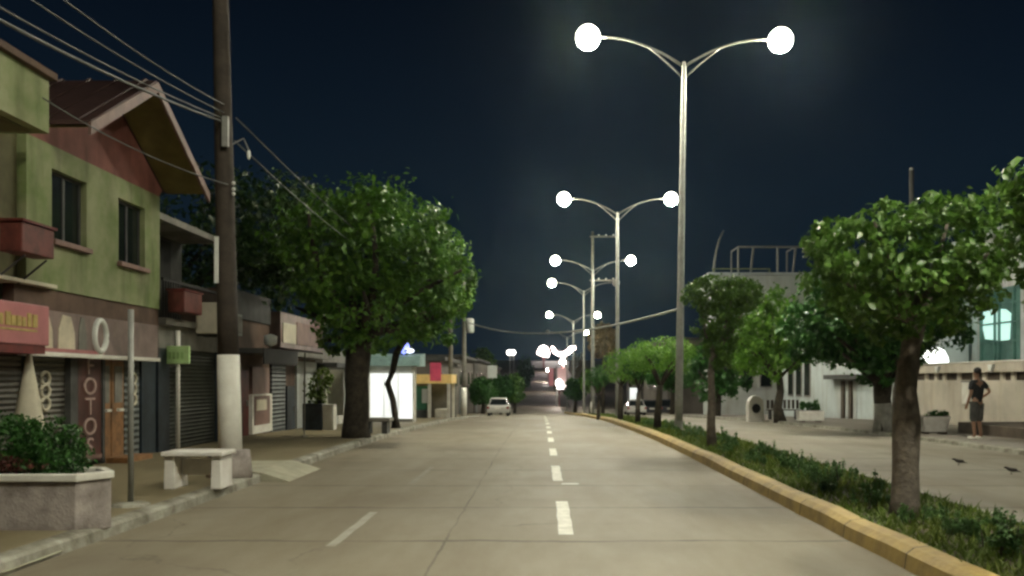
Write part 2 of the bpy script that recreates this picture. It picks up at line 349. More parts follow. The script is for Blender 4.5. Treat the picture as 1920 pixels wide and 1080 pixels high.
# ------------------------------------------------------------------ ground, roads, pavements
YS = [-45, -30, -20, -12] + [-8 + i for i in range(0, 70)] + list(range(64, 140, 3)) + list(range(140, 420, 8)) + [450, 500, 560, 640, 760, 900, 1100, 1400]
def strip(name, xs, dz, m, y0=-45, y1=1400, step_noise=0):
    ys = [y0] + [y for y in YS if y0 < y < y1] + [y1]
    mb = MB(); n = len(xs)
    vs = [(x, y, zt(y) + dz) for y in ys for x in xs]
    fs = [(i*n+k, i*n+k+1, (i+1)*n+k+1, (i+1)*n+k) for i in range(len(ys)-1) for k in range(n-1)]
    return struct(mb.add(vs, fs).build(name, m))
def profile(name, prof, m, y0, y1, jit=0, bevel=0, sub=1):
    # a cross section (x, z above the terrain) swept along the street
    ys = [y0 + (y1 - y0) * i / max(1, int((y1 - y0) / sub)) for i in range(int((y1 - y0) / sub) + 1)] if sub else [y0] + [y for y in YS if y0 < y < y1] + [y1]
    n = len(prof); r = random.Random(3); vs = []; fs = []
    for y in ys:
        j = r.uniform(-jit, jit); j2 = r.uniform(-jit, jit) * .6
        vs += [(x + j, y, zt(y) + z + (j2 if z > .05 else 0)) for x, z in prof]
    for i in range(len(ys)-1):
        for k in range(n-1): fs.append((i*n+k, i*n+k+1, (i+1)*n+k+1, (i+1)*n+k))
    fs += [tuple(range(n)), tuple(range((len(ys)-1)*n, len(ys)*n))[::-1]]
    return struct(MB().add(vs, fs).build(name, m))
strip('ground', [-900, -200, -60, -20, 0, 20, 60, 200, 900], -.06, M['earth'])
strip('road', [-4.42, -2, 0, 1.5, 3.12], 0, M['road'])
strip('road', [5.0, 7, 9, 10.25], 0, M['road2'])
strip('sidewalk', [-14, -7.8, -6, -4.55], .13, M['walk'], -45, 140)
strip('sidewalk', [10.3, 12, 15.6, 30], .10, M['walk2'], -45, 140)
profile('kerb', [(-4.38, -.05), (-4.40, .10), (-4.43, .125), (-4.56, .14), (-4.58, -.05)], M['kerb'], -45, 140, .006)
profile('kerb', [(10.2, -.05), (10.22, .09), (10.4, .106), (10.42, -.05)][::-1], M['kerb'], -45, 140, .004)
profile('kerb', [(3.30, -.05), (3.33, .165), (3.28, .195), (3.15, .18), (3.085, .13), (3.06, -.05)], M['yellow'], -20, 118, .014, sub=.9)
profile('kerb', [(5.05, -.05), (5.03, .13), (4.88, .15), (4.86, -.05)], M['kerb'], -20, 118, .008)
strip('median', [3.25, 3.6, 4.1, 4.6, 4.95], .13, M['soil'], -20, 118)

def marking(y0, y1, xc, w, m, name='lane_marking', dz=.004):
    mb = MB(); n = max(2, int((y1 - y0) / .4)); r = random.Random(int(y0 * 10)); vs = []
    for i in range(n + 1):
        y = y0 + (y1 - y0) * i / n; a = r.uniform(-.008, .008)
        vs += [(xc - w/2 + a, y, zt(y) + dz), (xc + w/2 + a, y, zt(y) + dz)]
    return struct(mb.add(vs, [(2*i, 2*i+1, 2*i+3, 2*i+2) for i in range(n)]).build(name, m))
for a, b in ((9.15, 11.65), (14.0, 16.45), (18.7, 20.7), (23.2, 25.2), (27.8, 29.6), (32.4, 34.2), (37, 39), (42, 44), (47, 49), (52, 54), (57, 59), (64, 66.5), (72, 75)):
    marking(a, b, .262, .155, M['paint'])
marking(13.55, 13.68, .44, .26, M['paint'])
marking(8.5, 10.7, -2.02, .10, M['faded']); marking(13.6, 16.2, -2.0, .09, M['faint'])
# pale concrete ramps let into the left pavement
def slab(y0, y1, x0, x1, dz, m, name='ramp'):
    mb = MB(); ys = np.linspace(y0, y1, 5); vs = [(x, y, zt(y) + d) for y in ys for (x, d) in ((x0, dz), (x1, dz - .11))]
    return struct(mb.add(vs, [(2*i, 2*i+1, 2*i+3, 2*i+2) for i in range(4)]).build(name, m))
M['rampc'] = mat('pale_ramp_concrete', (.43, .41, .30), .8, .12, 2, bump=.2)
mb = MB(); ys = np.linspace(13.9, 15.9, 5); pr = [(-5.5, .146), (-4.52, .158), (-4.38, .14), (-3.95, .003)]
vs = [(x, y, zt(y) + z) for y in ys for x, z in pr] + [(x, y, zt(y) - .05) for y in (13.9, 15.9) for x, z in pr]
fs = [(4*i+k, 4*i+k+1, 4*i+k+5, 4*i+k+4) for i in range(4) for k in range(3)] + [(20+k, 21+k, k+1, k) for k in range(3)] + [(16+k, 17+k, 25+k, 24+k) for k in range(3)]
struct(mb.add(vs, fs).build('ramp', M['rampc']))
slab(3.0, 8.1, -6.5, -4.36, .147, M['rampc'])

# ------------------------------------------------------------------ street lamps
def street_lamp(x, y, label, lean=0, left=True, right=True, H=11.8, half=2.9, sub=2):
    z = zt(y) + .14
    r = thing('street_lamp', label, 'street lamp', (x, y, z), 0, 'double armed street lamps on the median'); r.rotation_euler = (0, lean, 0)
    mb = MB().lathe([(.12, 0), (.118, 1), (.075, H - .78), (.06, H - .70)], n=14); mb.build('pole', M['steel'], r, True, local=True)
    MB().lathe([(.22, -.05), (.22, .04), (.135, .06), (.13, .30)], n=12).build('base_plate', M['steel'], r, local=True)
    for sgn, lit in ((-1, left), (1, right)):
        pts = []; pts2 = []
        for i in range(13):
            t = i / 12; pts.append((sgn * (.04 + t * (half - .42)), 0, H - .82 + .88 * (1 - (1 - t) ** 1.9) - .06 * t * t))
            if t < .42: pts2.append((sgn * (.05 + t * (half - .42)), 0, H - .82 + .88 * (1 - (1 - t) ** 1.9) - .06 * t * t - .34 * (1 - t / .42) ** 1.0 * (1 if t > 0 else 1)))
        mb = MB().tube(pts, [.045 - .012 * i / 12 for i in range(13)], 8)
        mb.tube(pts2, .03, 8); mb.build('arm', M['steel'], r, True, local=True)
        h = MB().lathe([(.03, -.02), (.11, 0), (.10, .05), (.03, .07)], (sgn * half, 0, H + .34), 12); h.build('lamp_cap', M['steel'], r, True, local=True)
        m = M['globe'] if sgn < 0 else M['globe_w']
        MB().ball((sgn * half, 0, H), .355, sub).build('globe', m if lit else M['globe_off'], r, True, local=True)
    return r
street_lamp(4.13, 26.7, 'tallest double street lamp, nearest, its tall pole rising from the median', math.radians(.85), sub=3)
street_lamp(4.12, 48, 'second nearest double street lamp, behind the tallest one', 0)
street_lamp(3.97, 68, 'third nearest double street lamp, in front of the pole with crossarms', 0, sub=1)
street_lamp(3.85, 80, 'double street lamp whose right globe is dark, beyond the pole with crossarms', 0, True, False, sub=1)
street_lamp(3.86, 107, 'far double street lamp, both small globes lit, beyond the one with a dark globe', 0, sub=1)
street_lamp(3.86, 134, 'farthest double street lamp with only its right globe lit', 0, False, True, sub=1)
street_lamp(4.2, 3.6, 'double street lamp standing beside the camera, above the picture', 0)

# ------------------------------------------------------------------ vegetation
def leaf_mesh(name, parent, blobs, n, size, m, seed, shell=.25, clumps=60, spread=.22, flat=.5, local=False, rag=.84):
    R = np.random.default_rng(seed); V = []; 
    w = np.array([b[6] if len(b) > 6 else b[3]*b[4]*b[5] for b in blobs], float); w /= w.sum()
    cnt = R.multinomial(n, w); allp = []; alln = []
    for b, k in zip(blobs, cnt):
        c = np.array(b[:3]); rad = np.array(b[3:6])
        K = max(6, int(clumps * k / n)); dirs = R.normal(size=(K, 3)); dirs /= np.linalg.norm(dirs, axis=1)[:, None]
        cr = 1 - np.abs(R.normal(size=K)) * shell; cs = R.uniform(.6, 1.4, K)
        bump = R.uniform(rag, 1.1 + (.84 - rag)*.5, K)
        idx = R.integers(0, K, k)
        d = dirs[idx] * (cr * bump)[idx][:, None] + R.normal(size=(k, 3)) * (spread * cs[idx])[:, None]
        L = np.linalg.norm(d, axis=1); over = L > 1.13 + (.84 - rag)*.5; d[over] *= (R.uniform(.93, 1.1, over.sum()) / L[over])[:, None]
        zc = b[7] if len(b) > 7 else -1.0
        low = d[:, 2] < zc; d[low, 2] = zc + R.uniform(-.06, .22, low.sum())
        p = c + d * rad; nn = d / (np.linalg.norm(d, axis=1)[:, None] + 1e-6)
        allp.append(p); alln.append(nn)
    p = np.concatenate(allp); nn = np.concatenate(alln); k = len(p)
    up = nn * flat + R.normal(size=(k, 3)) * .55 + np.array([0, 0, .35]); up /= np.linalg.norm(up, axis=1)[:, None]
    a = R.normal(size=(k, 3)); a -= (a * up).sum(1)[:, None] * up; a /= np.linalg.norm(a, axis=1)[:, None]
    a[:, 2] -= .25; b_ = np.cross(up, a); s = size * R.uniform(.6, 1.35, k)[:, None]
    v = np.stack([p - a*s*.5, p + b_*s*.30 + up*s*.06, p + a*s*.5 - up*s*.08, p - b_*s*.30 + up*s*.06], 1).reshape(-1, 3)
    if parent is not None and not local: v = v - np.array(origin(parent))
    q = np.arange(k) * 4; f = np.stack([np.stack([q, q+1, q+2], 1), np.stack([q, q+2, q+3], 1)], 1).reshape(-1, 3)
    me = bpy.data.meshes.new(name); ob = bpy.data.objects.new(name, me); COL.objects.link(ob)
    me.vertices.add(len(v)); me.vertices.foreach_set('co', v.ravel().astype(np.float32))
    me.loops.add(f.size); me.loops.foreach_set('vertex_index', f.ravel().astype(np.int32))
    me.polygons.add(len(f)); me.polygons.foreach_set('loop_start', np.arange(0, f.size, 3, dtype=np.int32))
    me.update(calc_edges=True); me.materials.append(m)
    if parent is not None: ob.parent = parent
    return ob
def limb(mb, a, b, r0, r1, bend=.12, n=7, k=9, jit=.06):
    a = Vector(a); b = Vector(b); L = (b - a).length; o1 = Vector((rnd.uniform(-1, 1), rnd.uniform(-1, 1), rnd.uniform(-.3, .3))) * L * bend
    pts = [a.lerp(b, t) + o1 * math.sin(math.pi * t) for t in [i / n for i in range(n + 1)]]
    mb.tube(pts, [r0 + (r1 - r0) * i / n for i in range(n + 1)], k, jit=jit); return pts
def tree(label, base, trunk_pts, radii, blobs, n, size, leaf, bark, seed, group=None, nlimb=7, lr=.05, name='street_tree', **kw):
    t = thing(name, label, 'tree', base, 0, group)
    mb = MB(); full = [Vector(base) + Vector(p) for p in trunk_pts]
    mb.tube(full, radii, 12, jit=.07); top = full[-1]; r2 = random.Random(seed)
    for i in range(nlimb):
        b = blobs[i % len(blobs)]; ang = 2*math.pi*(i + r2.random()*.6)/nlimb
        tip = Vector((b[0] + math.cos(ang)*b[3]*.72, b[1] + math.sin(ang)*b[4]*.72, b[2] + b[5]*r2.uniform(-.25, .6)))
        limb(mb, top - Vector((0, 0, .04)), tip, lr, lr*.25, .1, 6, 7)
    mb.build('trunk', bark, t, True)
    leaf_mesh('crown', t, blobs, n, size, leaf, seed, **kw)
    return t
def gz(x, y):
    if 3.1 < x < 5: return zt(y) + .13
    if x < -4.4: return zt(y) + .13
    if x > 10.2: return zt(y) + .10
    return zt(y)
# the near clipped tree on the median
def B(px, py, d, hw, hh, ry=None, w=None, cut=-1.0):
    c = P(px, py, d); rx = hw / F * d; rz = hh / F * d; ry = ry or rx
    return (c.x, c.y, c.z, rx, ry, rz, w or rx*ry*rz, cut)
x, y = 3.93, 9.6
tree('broad leaved clipped tree in full view on the near median, stout bare trunk', (x, y, gz(x, y)),
     [(0, 0, -.05), (.0, 0, .15), (.02, .02, .55), (.03, .0, 1.0), (.0, -.02, 1.35), (.05, 0, 1.65), (.09, .02, 1.95), (.12, 0, 2.15)],
     [.175, .15, .135, .15, .125, .12, .115, .12],
     [B(1640, 470, 9.6, 120, 82, .95, cut=-.9), B(1760, 470, 9.5, 125, 95, .95, cut=-.9), B(1700, 540, 9.6, 165, 85, 1.0, cut=-.95), B(1590, 505, 9.5, 80, 80, .7), B(1830, 455, 9.6, 70, 88, .7), B(1700, 590, 9.6, 85, 62, .6)],
     9000, .085, M['leafA'], M['bark'], 11, nlimb=9, lr=.06, shell=.16, clumps=260, spread=.12)
x, y = 4.25, 6.6
tree('broad leaved tree at the right picture edge, only its light leaves in view', (x, y, gz(x, y)),
     [(0, 0, -.05), (.02, 0, .7), (0, .03, 1.5), (.03, 0, 2.0)], [.15, .12, .11, .11],
     [(4.30, 6.6, 2.9, .82, .8, .42), (4.05, 6.65, 3.05, .70, .6, .30), (4.55, 6.6, 2.4, .8, .8, .55), (4.2, 6.7, 2.35, .62, .6, .3)],
     6500, .085, M['leafA'], M['bark'], 12, nlimb=7, lr=.05, shell=.16, clumps=200, spread=.13)
x, y = 3.77, 19.6
tree('flat topped dull green mushroom tree on the median just right of the tallest lamp pole', (x, y, gz(x, y)),
     [(0, 0, -.05), (-.02, 0, .5), (.0, .02, 1.0), (-.02, 0, 1.6), (.05, 0, 2.1)], [.12, .095, .085, .08, .09],
     [B(1356, 553, 19.6, 72, 36, .85, w=.5), B(1352, 600, 19.6, 55, 42, .65, w=.25), B(1350, 650, 19.6, 33, 45, .4, w=.2)],
     9000, .085, M['leafD'], M['bark'], 13, nlimb=8, lr=.04, shell=.14, clumps=200, spread=.12)
x, y = 3.67, 28
tree('round bright clipped tree on the median just left of the tallest lamp pole', (x, y, gz(x, y)),
     [(0, 0, -.05), (.0, 0, .5), (.05, .02, .9), (.08, 0, 1.4)], [.13, .11, .10, .10],
     [B(1240, 662, 28, 62, 32, 1.0), B(1215, 675, 28, 42, 26, .8), B(1270, 668, 28, 32, 34, .7)],
     4200, .085, M['leafC'], M['barkdark'], 14, nlimb=6, lr=.05, shell=.16, clumps=160, spread=.14)
x, y = 3.38, 38
tree('small square clipped tree on the median, left of the round bright clipped one', (x, y, gz(x, y)),
     [(0, 0, -.05), (.0, 0, .8), (.03, .02, 1.5)], [.13, .11, .10],
     [B(1160, 686, 38, 30, 30, .8), B(1178, 690, 38, 24, 26, .7)], 2200, .10, M['leafC'], M['barkdark'], 15, nlimb=5, lr=.05, shell=.16, clumps=90, spread=.15)
for (px, d, py, hw, hh, lab, sd) in ((1122, 47, 706, 20, 20, 'low clipped bush tree at the far end of the median row of trees', 16),
                                  (1196, 34, 690, 26, 22, 'dark low tree squeezed between the square and the round clipped trees', 17)):
    c = P(px, py, d); x = c.x
    tree(lab, (x, d, gz(x, d)), [(0, 0, -.05), (.0, 0, .7), (.03, .02, 1.2)], [.11, .09, .08], [B(px, py, d, hw, hh, .7)], 1500, .10, M['leafB'], M['barkdark'], sd, nlimb=4, lr=.04, shell=.18, clumps=60, spread=.16)
# far side pavement trees
x, y = 10.55, 27.3
tree('wide dark tree with whitewashed foot on the far pavement, behind the near tree', (x, y, gz(x, y)),
     [(0, 0, -.05), (.0, 0, .5), (-.05, .02, 1.0), (.0, .1, 1.5)], [.34, .27, .24, .30],
     [B(1560, 590, 27.3, 95, 70, 2.0), B(1660, 580, 27.3, 120, 85, 2.2), B(1765, 612, 27.3, 48, 45, 1.2), B(1640, 655, 27.3, 90, 50, 1.5), B(1590, 620, 27.3, 85, 68, 1.6), B(1650, 690, 27.3, 52, 34, .9), B(1610, 672, 27.3, 70, 34, 1.1), B(1545, 640, 27.3, 60, 45, 1.4)],
     20000, .17, M['leafB'], M['barkdark'], 18, nlimb=11, lr=.14, shell=.22, clumps=170, spread=.15, rag=.68)
x, y = 10.35, 38.5
tree('bright green tree on the far pavement, left of the wide dark tree', (x, y, gz(x, y)),
     [(0, 0, -.05), (-.1, 0, .6), (.05, .05, 1.3), (.0, .1, 1.9)], [.28, .2, .16, .15],
     [B(1430, 640, 38.5, 62, 62, 1.5), B(1455, 585, 38.5, 42, 46, 1.3), B(1410, 660, 38.5, 42, 40, 1.2), B(1470, 680, 38.5, 42, 40, 1.2)],
     9000, .17, M['leafC'], M['barkdark'], 19, nlimb=8, lr=.09, shell=.22, clumps=110, spread=.15, rag=.66)
wt = [o for o in COL.objects if o.get('label', '').startswith('wide dark tree')][0]
MB().tube([(x_, 27.3, gz(10.55, 27.3) + z_) for x_, z_ in ((10.55, -.04), (10.55, .25), (10.54, .55), (10.515, .86))], [.355, .32, .29, .265], 14, jit=.02).build('whitewashed_foot', M['limewash'], wt, True)
# left pavement trees
x, y = -4.8, 23
tree('largest street tree, on the left pavement, thick dark trunk and full crown', (x, y, gz(x, y)),
     [(0, 0, -.05), (-.02, 0, .3), (.02, .0, .9), (.0, 0, 1.5), (.05, .0, 2.2), (.1, 0, 2.7)], [.40, .33, .30, .30, .32, .30],
     [B(760, 470, 23.5, 118, 120, 2.0), B(640, 470, 23, 120, 130, 2.2), B(700, 580, 23, 125, 85, 1.9), B(690, 400, 23.4, 105, 75, 1.8), B(840, 500, 23.5, 58, 80, 1.4), B(820, 585, 23.5, 62, 60, 1.4), B(600, 560, 23.2, 75, 75, 1.6), B(640, 640, 23, 60, 35, 1.1)],
     17000, .16, M['leafL'], M['barkdark'], 21, nlimb=14, lr=.15, shell=.26, clumps=170, spread=.14, rag=.58)
x, y = -4.75, 29
tree('slim crooked dark tree beside the shop lit white kiosk wall', (x, y, gz(x, y)),
     [(0, 0, -.05), (-.02, 0, .3), (-.1, .0, .9), (-.28, 0, 1.45), (-.12, .0, 1.85), (.0, 0, 2.4), (.35, 0, 3.0)], [.17, .11, .10, .11, .10, .12, .10],
     [B(800, 560, 29, 80, 62, 1.5), B(850, 520, 29, 42, 72, 1.3), B(765, 610, 29, 60, 35, 1.1)],
     4500, .15, M['leafL'], M['barkdark'], 22, nlimb=7, lr=.07, shell=.2, clumps=100, spread=.17)
tree('dim tree rising behind the dark balcony shop, its dark leaves painting a shaded crown side', (-11.5, 27, gz(-11, 27)), [(0, 0, -.1), (0, 0, 2), (.1, 0, 4)], [.3, .25, .2],
     [(-10.6, 27, 6.0, 2.6, 2.2, 2.2), (-8.6, 28, 6.3, 1.9, 2, 1.9), B(555, 470, 26, 105, 120, 1.9), B(505, 520, 26, 75, 80, 1.6)], 9000, .18, M['leafshade'], M['barkdark'], 23, nlimb=6, lr=.1, shell=.25, clumps=90, spread=.2)  # last two blobs paint the largest crown's shaded left side with darker leaves
# far trees
far = [(938, 727, 92, 24, 24, 'leafB', 'round dark bush tree above the white parked car', 'trees far down the street'),
       (905, 735, 80, 24, 26, 'leafB', 'dark bush beside the second white footed pole, left of the white parked car', 'trees far down the street'),
       (965, 728, 120, 18, 26, 'leafL', 'pale green bush tree right of the round dark bush', 'trees far down the street'),
       (985, 700, 230, 16, 34, 'leafB', 'dark tall trees on the left of the far rising road', 'trees far down the street'),
       (1078, 730, 100, 20, 20, 'leafB', 'low dark tree on the median beyond the crest, below the pink lights', 'trees far down the street'),
       (1130, 640, 88, 26, 32, 'leafbrown', 'tall tree behind the second lamp pole, warm light put into its tan leaves', 'trees far down the street'),  # tan leaf colour carries the warm light on this crown
       (1108, 715, 90, 20, 22, 'leafL', 'mid green tree at the foot of the pole with crossarms', 'trees far down the street'),
       (1260, 690, 75, 50, 42, 'leafB', 'dark tree behind the round clipped tree, far side of the road', 'trees far down the street'),
       (1345, 692, 57, 58, 62, 'leafB', 'dark tree mass behind the mushroom tree', 'trees far down the street'),
       (1180, 690, 110, 40, 34, 'leafD', 'olive tree behind the white saloon on the far carriageway', 'trees far down the street'),
       (900, 690, 130, 30, 36, 'leafD', 'dim tree among the dark houses left of the far road', 'trees far down the street'),
       (1085, 690, 220, 14, 28, 'leafbrown', 'tan tree right of the pink lit post', 'trees far down the street')]
for i, (px, py, d, hw, hh, lf, lab, g) in enumerate(far):
    c = P(px, py, d); b0 = zt(d) - .05
    t = thing('roadside_tree', lab, 'tree', (c.x, d, b0), 0, g)
    mb = MB(); mb.tube([(c.x, d, b0 - .1), (c.x + .1, d, (b0 + c.z)/2), (c.x, d, c.z)], [.22, .18, .1], 8)
    for k in range(4):
        a = k * 1.57 + i; limb(mb, (c.x, d, c.z - hh/F*d*.6), (c.x + math.cos(a)*hw/F*d*.7, d + math.sin(a)*hw/F*d*.7, c.z + .1), .09, .03, .1, 4, 6)
    mb.build('trunk', M['barkdark'], t, True)
    leaf_mesh('crown', t, [B(px, py, d, hw, hh), B(px + hw*.45, py + hh*.25, d, hw*.6, hh*.6), B(px - hw*.45, py + hh*.2, d, hw*.6, hh*.65)], 2600, .24 * (1 + d/150), M[lf], 60 + i, shell=.25, clumps=45, spread=.2)

# grass and low plants on the median
def grass():
    R = np.random.default_rng(5); n = 26000; y = 3.6 + (R.random(n) ** 1.9) * 62; x = R.uniform(3.32, 4.86, n)
    h = R.uniform(.03, .10, n) * (1 + .8*(R.random(n) < .12)); a = R.uniform(0, math.pi, n); w = R.uniform(.006, .016, n) * (1 + y/22)
    z = np.array([zt(t) for t in y]) + .125; dx = np.cos(a)*w; dy = np.sin(a)*w; lx = R.normal(size=n)*.05; ly = R.normal(size=n)*.05
    v = np.stack([np.stack([x-dx, y-dy, z], 1), np.stack([x+dx, y+dy, z], 1), np.stack([x+lx, y+ly, z+h], 1)], 1).reshape(-1, 3)
    me = bpy.data.meshes.new('grass'); me.from_pydata(v.tolist(), [], [(3*i, 3*i+1, 3*i+2) for i in range(n)]); me.materials.append(M['grass'])
    ob = bpy.data.objects.new('grass', me); COL.objects.link(ob); tag(ob, 'short dry grass covering the median strip', 'grass', None, 'stuff')
grass()
def plant_proto(seed, h, stems):
    r = random.Random(seed); t = thing('median_plant', 'low leafy green plant growing along the median strip', 'plant', (0, 0, 0), 0, 'low plants along the median')
    mb = MB(); blobs = []
    for i in range(stems):
        a = r.uniform(0, 6.28); q = r.uniform(.0, .16); hh = h*r.uniform(.55, 1.1); tx = math.cos(a)*(q+.06*hh/.3); ty = math.sin(a)*(q+.06*hh/.3)
        mb.tube([(math.cos(a)*q, math.sin(a)*q, -.03), ((math.cos(a)*q+tx)/2+.01, (math.sin(a)*q+ty)/2, hh*.5), (tx, ty, hh)], [.006, .005, .003], 5)
        blobs.append((tx*.9, ty*.9, hh*.6, .04, .04, hh*.45))
    mb.build('stem', M['barkdark'], t, True, local=True)
    leaf_mesh('foliage', t, blobs, 46*stems, .046, M['plant'], seed, shell=.5, clumps=80, spread=.3, local=True)
    return t
protos = [plant_proto(31, .20, 7), plant_proto(32, .27, 6), plant_proto(33, .15, 8), plant_proto(34, .36, 3)]
used = set(); r = random.Random(9); spots = []
yy = 5.2
while yy < 33:
    for k in range(2):
        spots.append((r.uniform(3.72, 4.55), yy + r.uniform(-.2, .2)))
    yy += .30 + .012*yy
for i, (x, y) in enumerate(spots):
    if abs(x - 3.93) < .25 and abs(y - 9.6) < .3: continue
    k = r.choice([0, 0, 1, 1, 2, 2, 3]); o = protos[k] if k not in used else copy_tree(protos[k]); used.add(k)
    o.location = (x, y, zt(y) + .125); o.rotation_euler = (0, 0, r.uniform(0, 6.28)); s = r.uniform(.6, 1.1); o.scale = (s, s, s)
for k in range(4):
    if k not in used: protos[k].location = (4.4, 6 + k, .125)

# ------------------------------------------------------------------ left side: green house with shops
FX = -7.7                                                # plane of the shop fronts
t = thing('gabled_shop_house', 'lime green two storey house with pink gable over closed shops', 'house', (FX, 15.6, .13))
holes = [(13.95, 15.02, 3.82, 4.93), (16.15, 17.23, 3.76, 4.92)]
mb = wall_holes(MB(), 'x', FX, .22, 13.26, 17.9, 3.02, 5.29, holes)
mb.box(FX-6, FX-.22, 17.7, 17.9, 0, 5.29); mb.box(FX-6, FX-.22, 13.26, 13.46, 0, 5.29); mb.box(FX-6.2, FX-6, 13.26, 17.9, 0, 5.29); mb.build('wall', M['lime'], t)
MB().prism([(13.26, 5.29), (17.9, 5.29), (18.05, 5.45), (15.75, 6.83), (13.4, 5.45)], FX-.18, FX-.02, 'x').build('gable', M['pinkwall'], t)
# roof of two slopes with overhang, soffit below
def slope(mb, y0, z0, y1, z1, x0, x1, th, off=0):
    mb.add([(x0, y0, z0+off), (x1, y0, z0+off), (x1, y1, z1+off), (x0, y1, z1+off), (x0, y0, z0+off+th), (x1, y0, z0+off+th), (x1, y1, z1+off+th), (x0, y1, z1+off+th)],
           [(3, 2, 1, 0), (4, 5, 6, 7), (0, 1, 5, 4), (1, 2, 6, 5), (2, 3, 7, 6), (3, 0, 4, 7)])
mb = MB(); slope(mb, 13.55, 5.47, 15.87, 6.86, -13.9, -6.88, .06, .035); slope(mb, 18.3, 5.42, 15.87, 6.86, -13.9, -6.88, .06, .035)
for i in range(14):
    xx = -13.6 + i*.5; slope(mb, 13.53, 5.47, 15.85, 6.86, xx, xx+.05, .03, .096); slope(mb, 18.32, 5.41, 15.89, 6.86, xx, xx+.05, .03, .096)
rf = mb.build('roof', M['roofred'], t)
mb = MB(); slope(mb, 13.6, 5.47, 15.87, 6.82, -7.72, -6.93, .03); slope(mb, 18.25, 5.42, 15.87, 6.82, -7.72, -6.93, .03); mb.build('soffit', M['soffit'], t)
mb = MB(); slope(mb, 13.5, 5.33, 15.87, 6.74, -6.90, -6.85, .19); slope(mb, 18.35, 5.27, 15.87, 6.74, -6.90, -6.85, .19); mb.build('bargeboard', M['barge'], t)
for (a, b, c, d_) in holes:
    w = MB(); fx = FX - .10
    for (p, q, u, v) in ((a, a+.05, c, d_), (b-.05, b, c, d_), (a+.05, b-.05, c, c+.05), (a+.05, b-.05, d_-.05, d_), ((a+b)/2-.025, (a+b)/2+.025, c+.05, d_-.05)): w.box(fx-.04, fx, p, q, u, v)
    w = w.build('window', M['dgrey'], t)
    MB().box(fx-.03, fx-.02, a+.05, b-.05, c+.05, d_-.05).build('pane', M['glass'], w)
    MB().box(FX-.2, FX+.09, a-.05, b+.05, c-.09, c-.005).build('sill', M['barge'], w, bevel=.01)
MB().box(FX-.2, FX-.03, 13.0, 17.9, 2.62, 3.02).build('fascia', M['brownwall'], t)
MB().box(FX-.3, FX+.12, 11.0, 13.9, 3.02, 3.08).build('ledge', M['cream'], t, bevel=.01)
g0 = .13
MB().box(FX-.25, FX-.12, 11.0, 13.35, g0, 2.62).build('shutter', M['shut1'], t)
MB().box(FX-.25, FX-.12, 13.42, 14.55, g0, 2.62).build('shutter', M['shut1'], t)
mb = MB()
for (a, b) in ((13.35, 13.42), (14.55, 14.78), (15.62, 15.7)): MB().box(FX-.3, FX-.02, a, b, g0, 2.62).build('pillar', M['dgrey'], t)
MB().box(FX-.3, FX-.15, 14.78, 15.62, g0, 2.62).build('panel', M['dark'], t)
for (a, b) in ((15.70, 16.12), (16.14, 16.62)):
    dd = MB().box(FX-.22, FX-.12, a, b, g0+.02, 1.98); dd = dd.build('door', M['door'], t, bevel=.01)
    MB().box(FX-.115, FX-.105, a+.09, b-.09, 1.18, 1.85).build('pane', M['grey'], dd)
    MB().box(FX-.118, FX-.06, (a+b)/2-.05, (a+b)/2+.12, 1.02, 1.07).build('handle', M['ceramic'], dd)
MB().box(FX-.28, FX-.1, 15.7, 16.62, 1.98, 2.62).build('panel', M['brownwall'], t)
MB().box(FX-.25, FX-.12, 16.64, 17.25, g0, 2.62).build('shutter', M['shut3'], t)
MB().box(FX-.25, FX-.08, 17.27, 17.9, g0, 2.62).build('door', M['tealdoor'], t)
MB().box(FX+.02, FX+.4, 15.64, 16.66, .10, .22).build('step', M['door'], t)
# olive side bay left of the house with its projecting balcony
t = thing('balcony_house', 'olive house at the left picture edge with a solid green balcony', 'house', (FX, 11.5, .13))
MB().box(FX-.9, FX-.12, 8.2, 13.22, 3.1, 6.4).build('wall', M['olive'], t)
MB().box(-6.85, -6.7, 7.0, 12.07, 4.95, 5.68).box(FX-.1, -6.855, 11.92, 12.07, 4.95, 5.68).build('balcony', M['lime'], t)
MB().box(FX-.1, -6.86, 7.0, 11.9, 4.93, 5.03).build('balcony_floor', M['olive'], t)
MB().box(-6.9, -6.62, 7.0, 12.15, 5.685, 5.78).build('coping', M['brownwall'], t, bevel=.01)
MB().box(FX-.9, FX-.3, 8.2, 10.95, .13, 3.1).build('shutter', M['shut1'], t)
b = thing('window_box', 'dull red box fixed to the wall below the first house window', 'flower box', (-7.3, 12.6, 3.36))
MB().box(-7.52, -7.2, 12.3, 13.12, 3.38, 3.80).build('box', M['red'], b, bevel=.02)
MB().box(-7.55, -7.17, 12.27, 13.15, 3.805, 3.84).build('rim', M['darkred'], b)
for yy in (12.45, 13.0): MB().tube([(-7.68, yy, 3.0), (-7.25, yy, 3.35)], .015, 6).build('bracket', M['dgrey'], b)

# signs along the shop fronts
def text_mesh(s, size, ext=.012):
    cu = bpy.data.curves.new('letter', 'FONT'); cu.body = s; cu.size = size; cu.extrude = ext; cu.align_x = 'CENTER'; cu.align_y = 'CENTER'
    to = bpy.data.objects.new('tmp', cu); COL.objects.link(to); bpy.context.view_layer.update()
    me = bpy.data.meshes.new_from_object(to.evaluated_get(bpy.context.evaluated_depsgraph_get())); bpy.data.objects.remove(to); return me
def street_text(s, size, pos, m, parent, name='letter', sy=1.0):
    me = text_mesh(s, size); me.transform(Matrix(((0, 0, 1, 0), (sy, 0, 0, 0), (0, 1, 0, 0), (0, 0, 0, 1))))
    me.transform(Matrix.Translation(Vector(pos) - origin(parent))); me.materials.append(m)
    o = bpy.data.objects.new(name, me); COL.objects.link(o); o.parent = parent; return o
t = thing('vertical_sign', 'tall red brown board reading FOTOS downwards beside the doors', 'sign', (FX, 15.2, .13))
